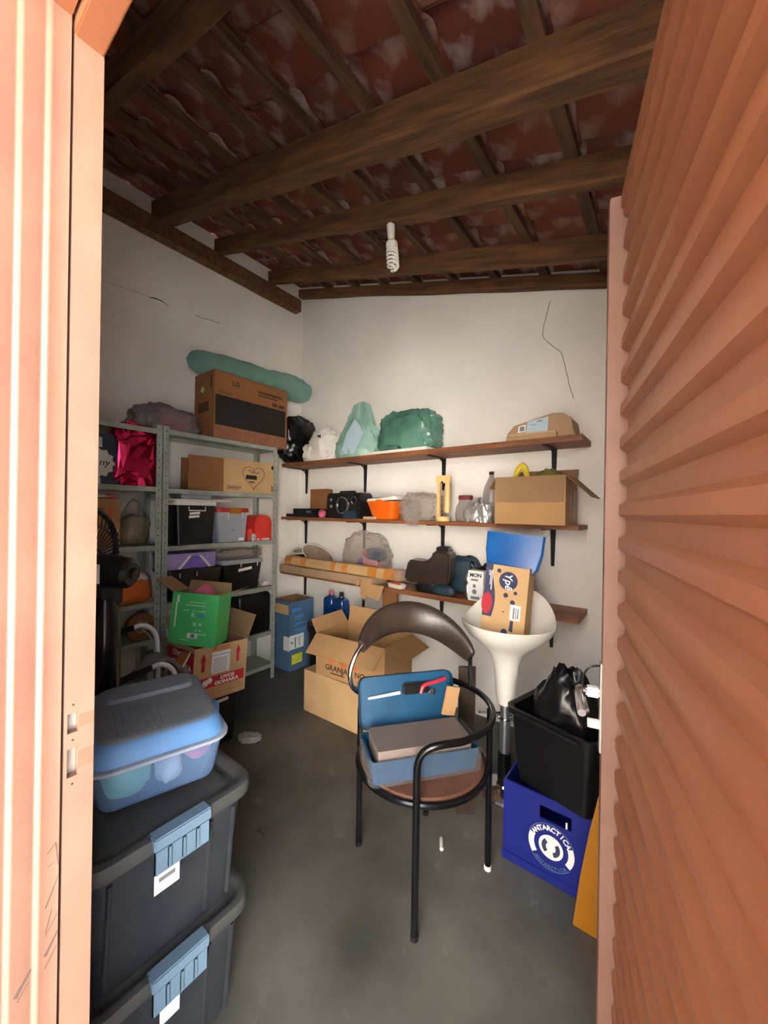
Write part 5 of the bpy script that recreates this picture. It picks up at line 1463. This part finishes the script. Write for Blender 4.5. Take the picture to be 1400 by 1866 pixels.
# front face with a real hand slot
FX = [-W / 2, -.055, .06, W / 2]
FZ = [0, .235, .285, Hc]
b = MB()
for i in range(3):
    for k in range(3):
        if i == 1 and k == 1: continue
        b.box(FX[i], FX[i + 1], -D / 2, -D / 2 + .008, FZ[k], FZ[k + 1])
b.box(-W / 2, -W / 2 + .008, -D / 2 + .008, D / 2, 0, Hc)
b.box(W / 2 - .008, W / 2, -D / 2 + .008, D / 2, 0, Hc)
b.box(-W / 2 + .008, W / 2 - .008, D / 2 - .008, D / 2, 0, Hc)
b.box(-W / 2 + .008, W / 2 - .008, -D / 2 + .008, D / 2 - .008, .004, .012)
b.build('shell', 'blue_crate', cr)
MB().box(-W / 2 - .004, W / 2 + .004, -D / 2 - .004, -D / 2 - .0003, 0, .035).build('bottom_rib', 'blue_crate', cr, bevel=.0015)
MB().box(.040, .046, -D / 2 - .0014, -D / 2 - .0002, .238, .262).build('scuff', 'paper', cr)
Fc = Matrix.Translation((-.012, -D / 2, .138)) @ Matrix.Rotation(PI / 2, 4, 'X')
def sector(r0, r1, a0, a1, n=18):
    return [(r1 * math.cos(R(a0 + (a1 - a0) * i / n)), r1 * math.sin(R(a0 + (a1 - a0) * i / n))) for i in range(n + 1)] + [(r0 * math.cos(R(a1 - (a1 - a0) * i / n)), r0 * math.sin(R(a1 - (a1 - a0) * i / n))) for i in range(n + 1)]
decal(cr, Fc, [sector(.063, .084, 158, 215), sector(.063, .084, -35, 22)], 'ink_white', 'emblem_ring')
decal(cr, Fc, [sector(.0855, .0875, 20, 160, 30), sector(.0855, .0875, 215, 320, 24)], 'latch_blue', 'emblem_outline')
decal(cr, Fc, [circ(0, 0, .045, 32)], 'ink_white', 'emblem_disc')
decal(cr, Fc, [sector(.018, .034, 130, 230), sector(.018, .034, -70, 40)], 'ink_navy', 'emblem_marks', .0014)
arc_text(cr, Fc, 'ANTARCTICA', 0, 0, .063, .026, 'ink_white', 150, 30, bold=.0008)
arc_text(cr, Fc, 'ANTARCTICA', 0, 0, .082, .018, 'latch_blue', 228, 312, inside=True)
bt = thing('black_bin', 'open black plastic bin standing on the blue drinks crate', 'bin', (-.345, 1.725, .3262), (0, 0, R(-15)))
b = MB()
b.loft([rrect(.30, .27, .03, 0), rrect(.345, .315, .035, .27), rrect(.375, .345, .045, .275), rrect(.378, .348, .045, .30), rrect(.36, .33, .04, .303), rrect(.335, .305, .034, .295), rrect(.29, .26, .026, .008)])
b.build('body', 'black_plastic', bt, smooth=True)
MB().tube([(-.13, -.180, .285), (.13, -.180, .285)], .008, 8).build('rim_handle', 'black_plastic', bt, smooth=True)
tag(MB().blob(.13, .12, .22, 141, .18, 2, .12, 4, top=.7).build('bin_bag', 'black_bag', smooth=True, ang=45), 'black bag heaped inside the open black bin', 'bag', loc=(-.355, 1.755, .337))
yl = MB().prism([(-.271, 0), (-.06, 0), (-.06, .62), (-.165, .60), (-.20, .47), (-.225, .34), (-.25, .18)], -.009, .009, Matrix(((1, 0, 0, 0), (0, 0, -1, 0), (0, 1, 0, 0), (0, 0, 0, 1))))
tag(yl.build('yellow_board', 'yellow_board', bevel=.002), 'curved yellow plastic board standing beside the door leaf', 'board', loc=(0, 1.487, 0))

# ================================================================== SMALL BITS ON THE FLOOR
tag(MB().lathe([(0, 0), (.0085, .001), (.009, .003), (.0085, .055), (.006, .058), (0, .0585)], 12, Matrix.Translation((0, 0, .009)) @ Matrix.Rotation(PI / 2, 4, 'X')).build('chalk_stub', 'white_plastic', smooth=True), 'small white chalk stub on the floor under the armchair', 'chalk', loc=(-.80, 1.50, 0), rot=(0, 0, R(30)))
tag(MB().tube(bez([(0, 0, .003), (.015, .006, .006), (.035, .004, .003), (.05, .012, .003)], 4), [.003] * 6 + [.0022] * 7, 6).build('twig', 'board_dark', smooth=True), 'tiny dark twig lying on the cement floor near the bins', 'twig', loc=(-1.47, 1.03, 0))
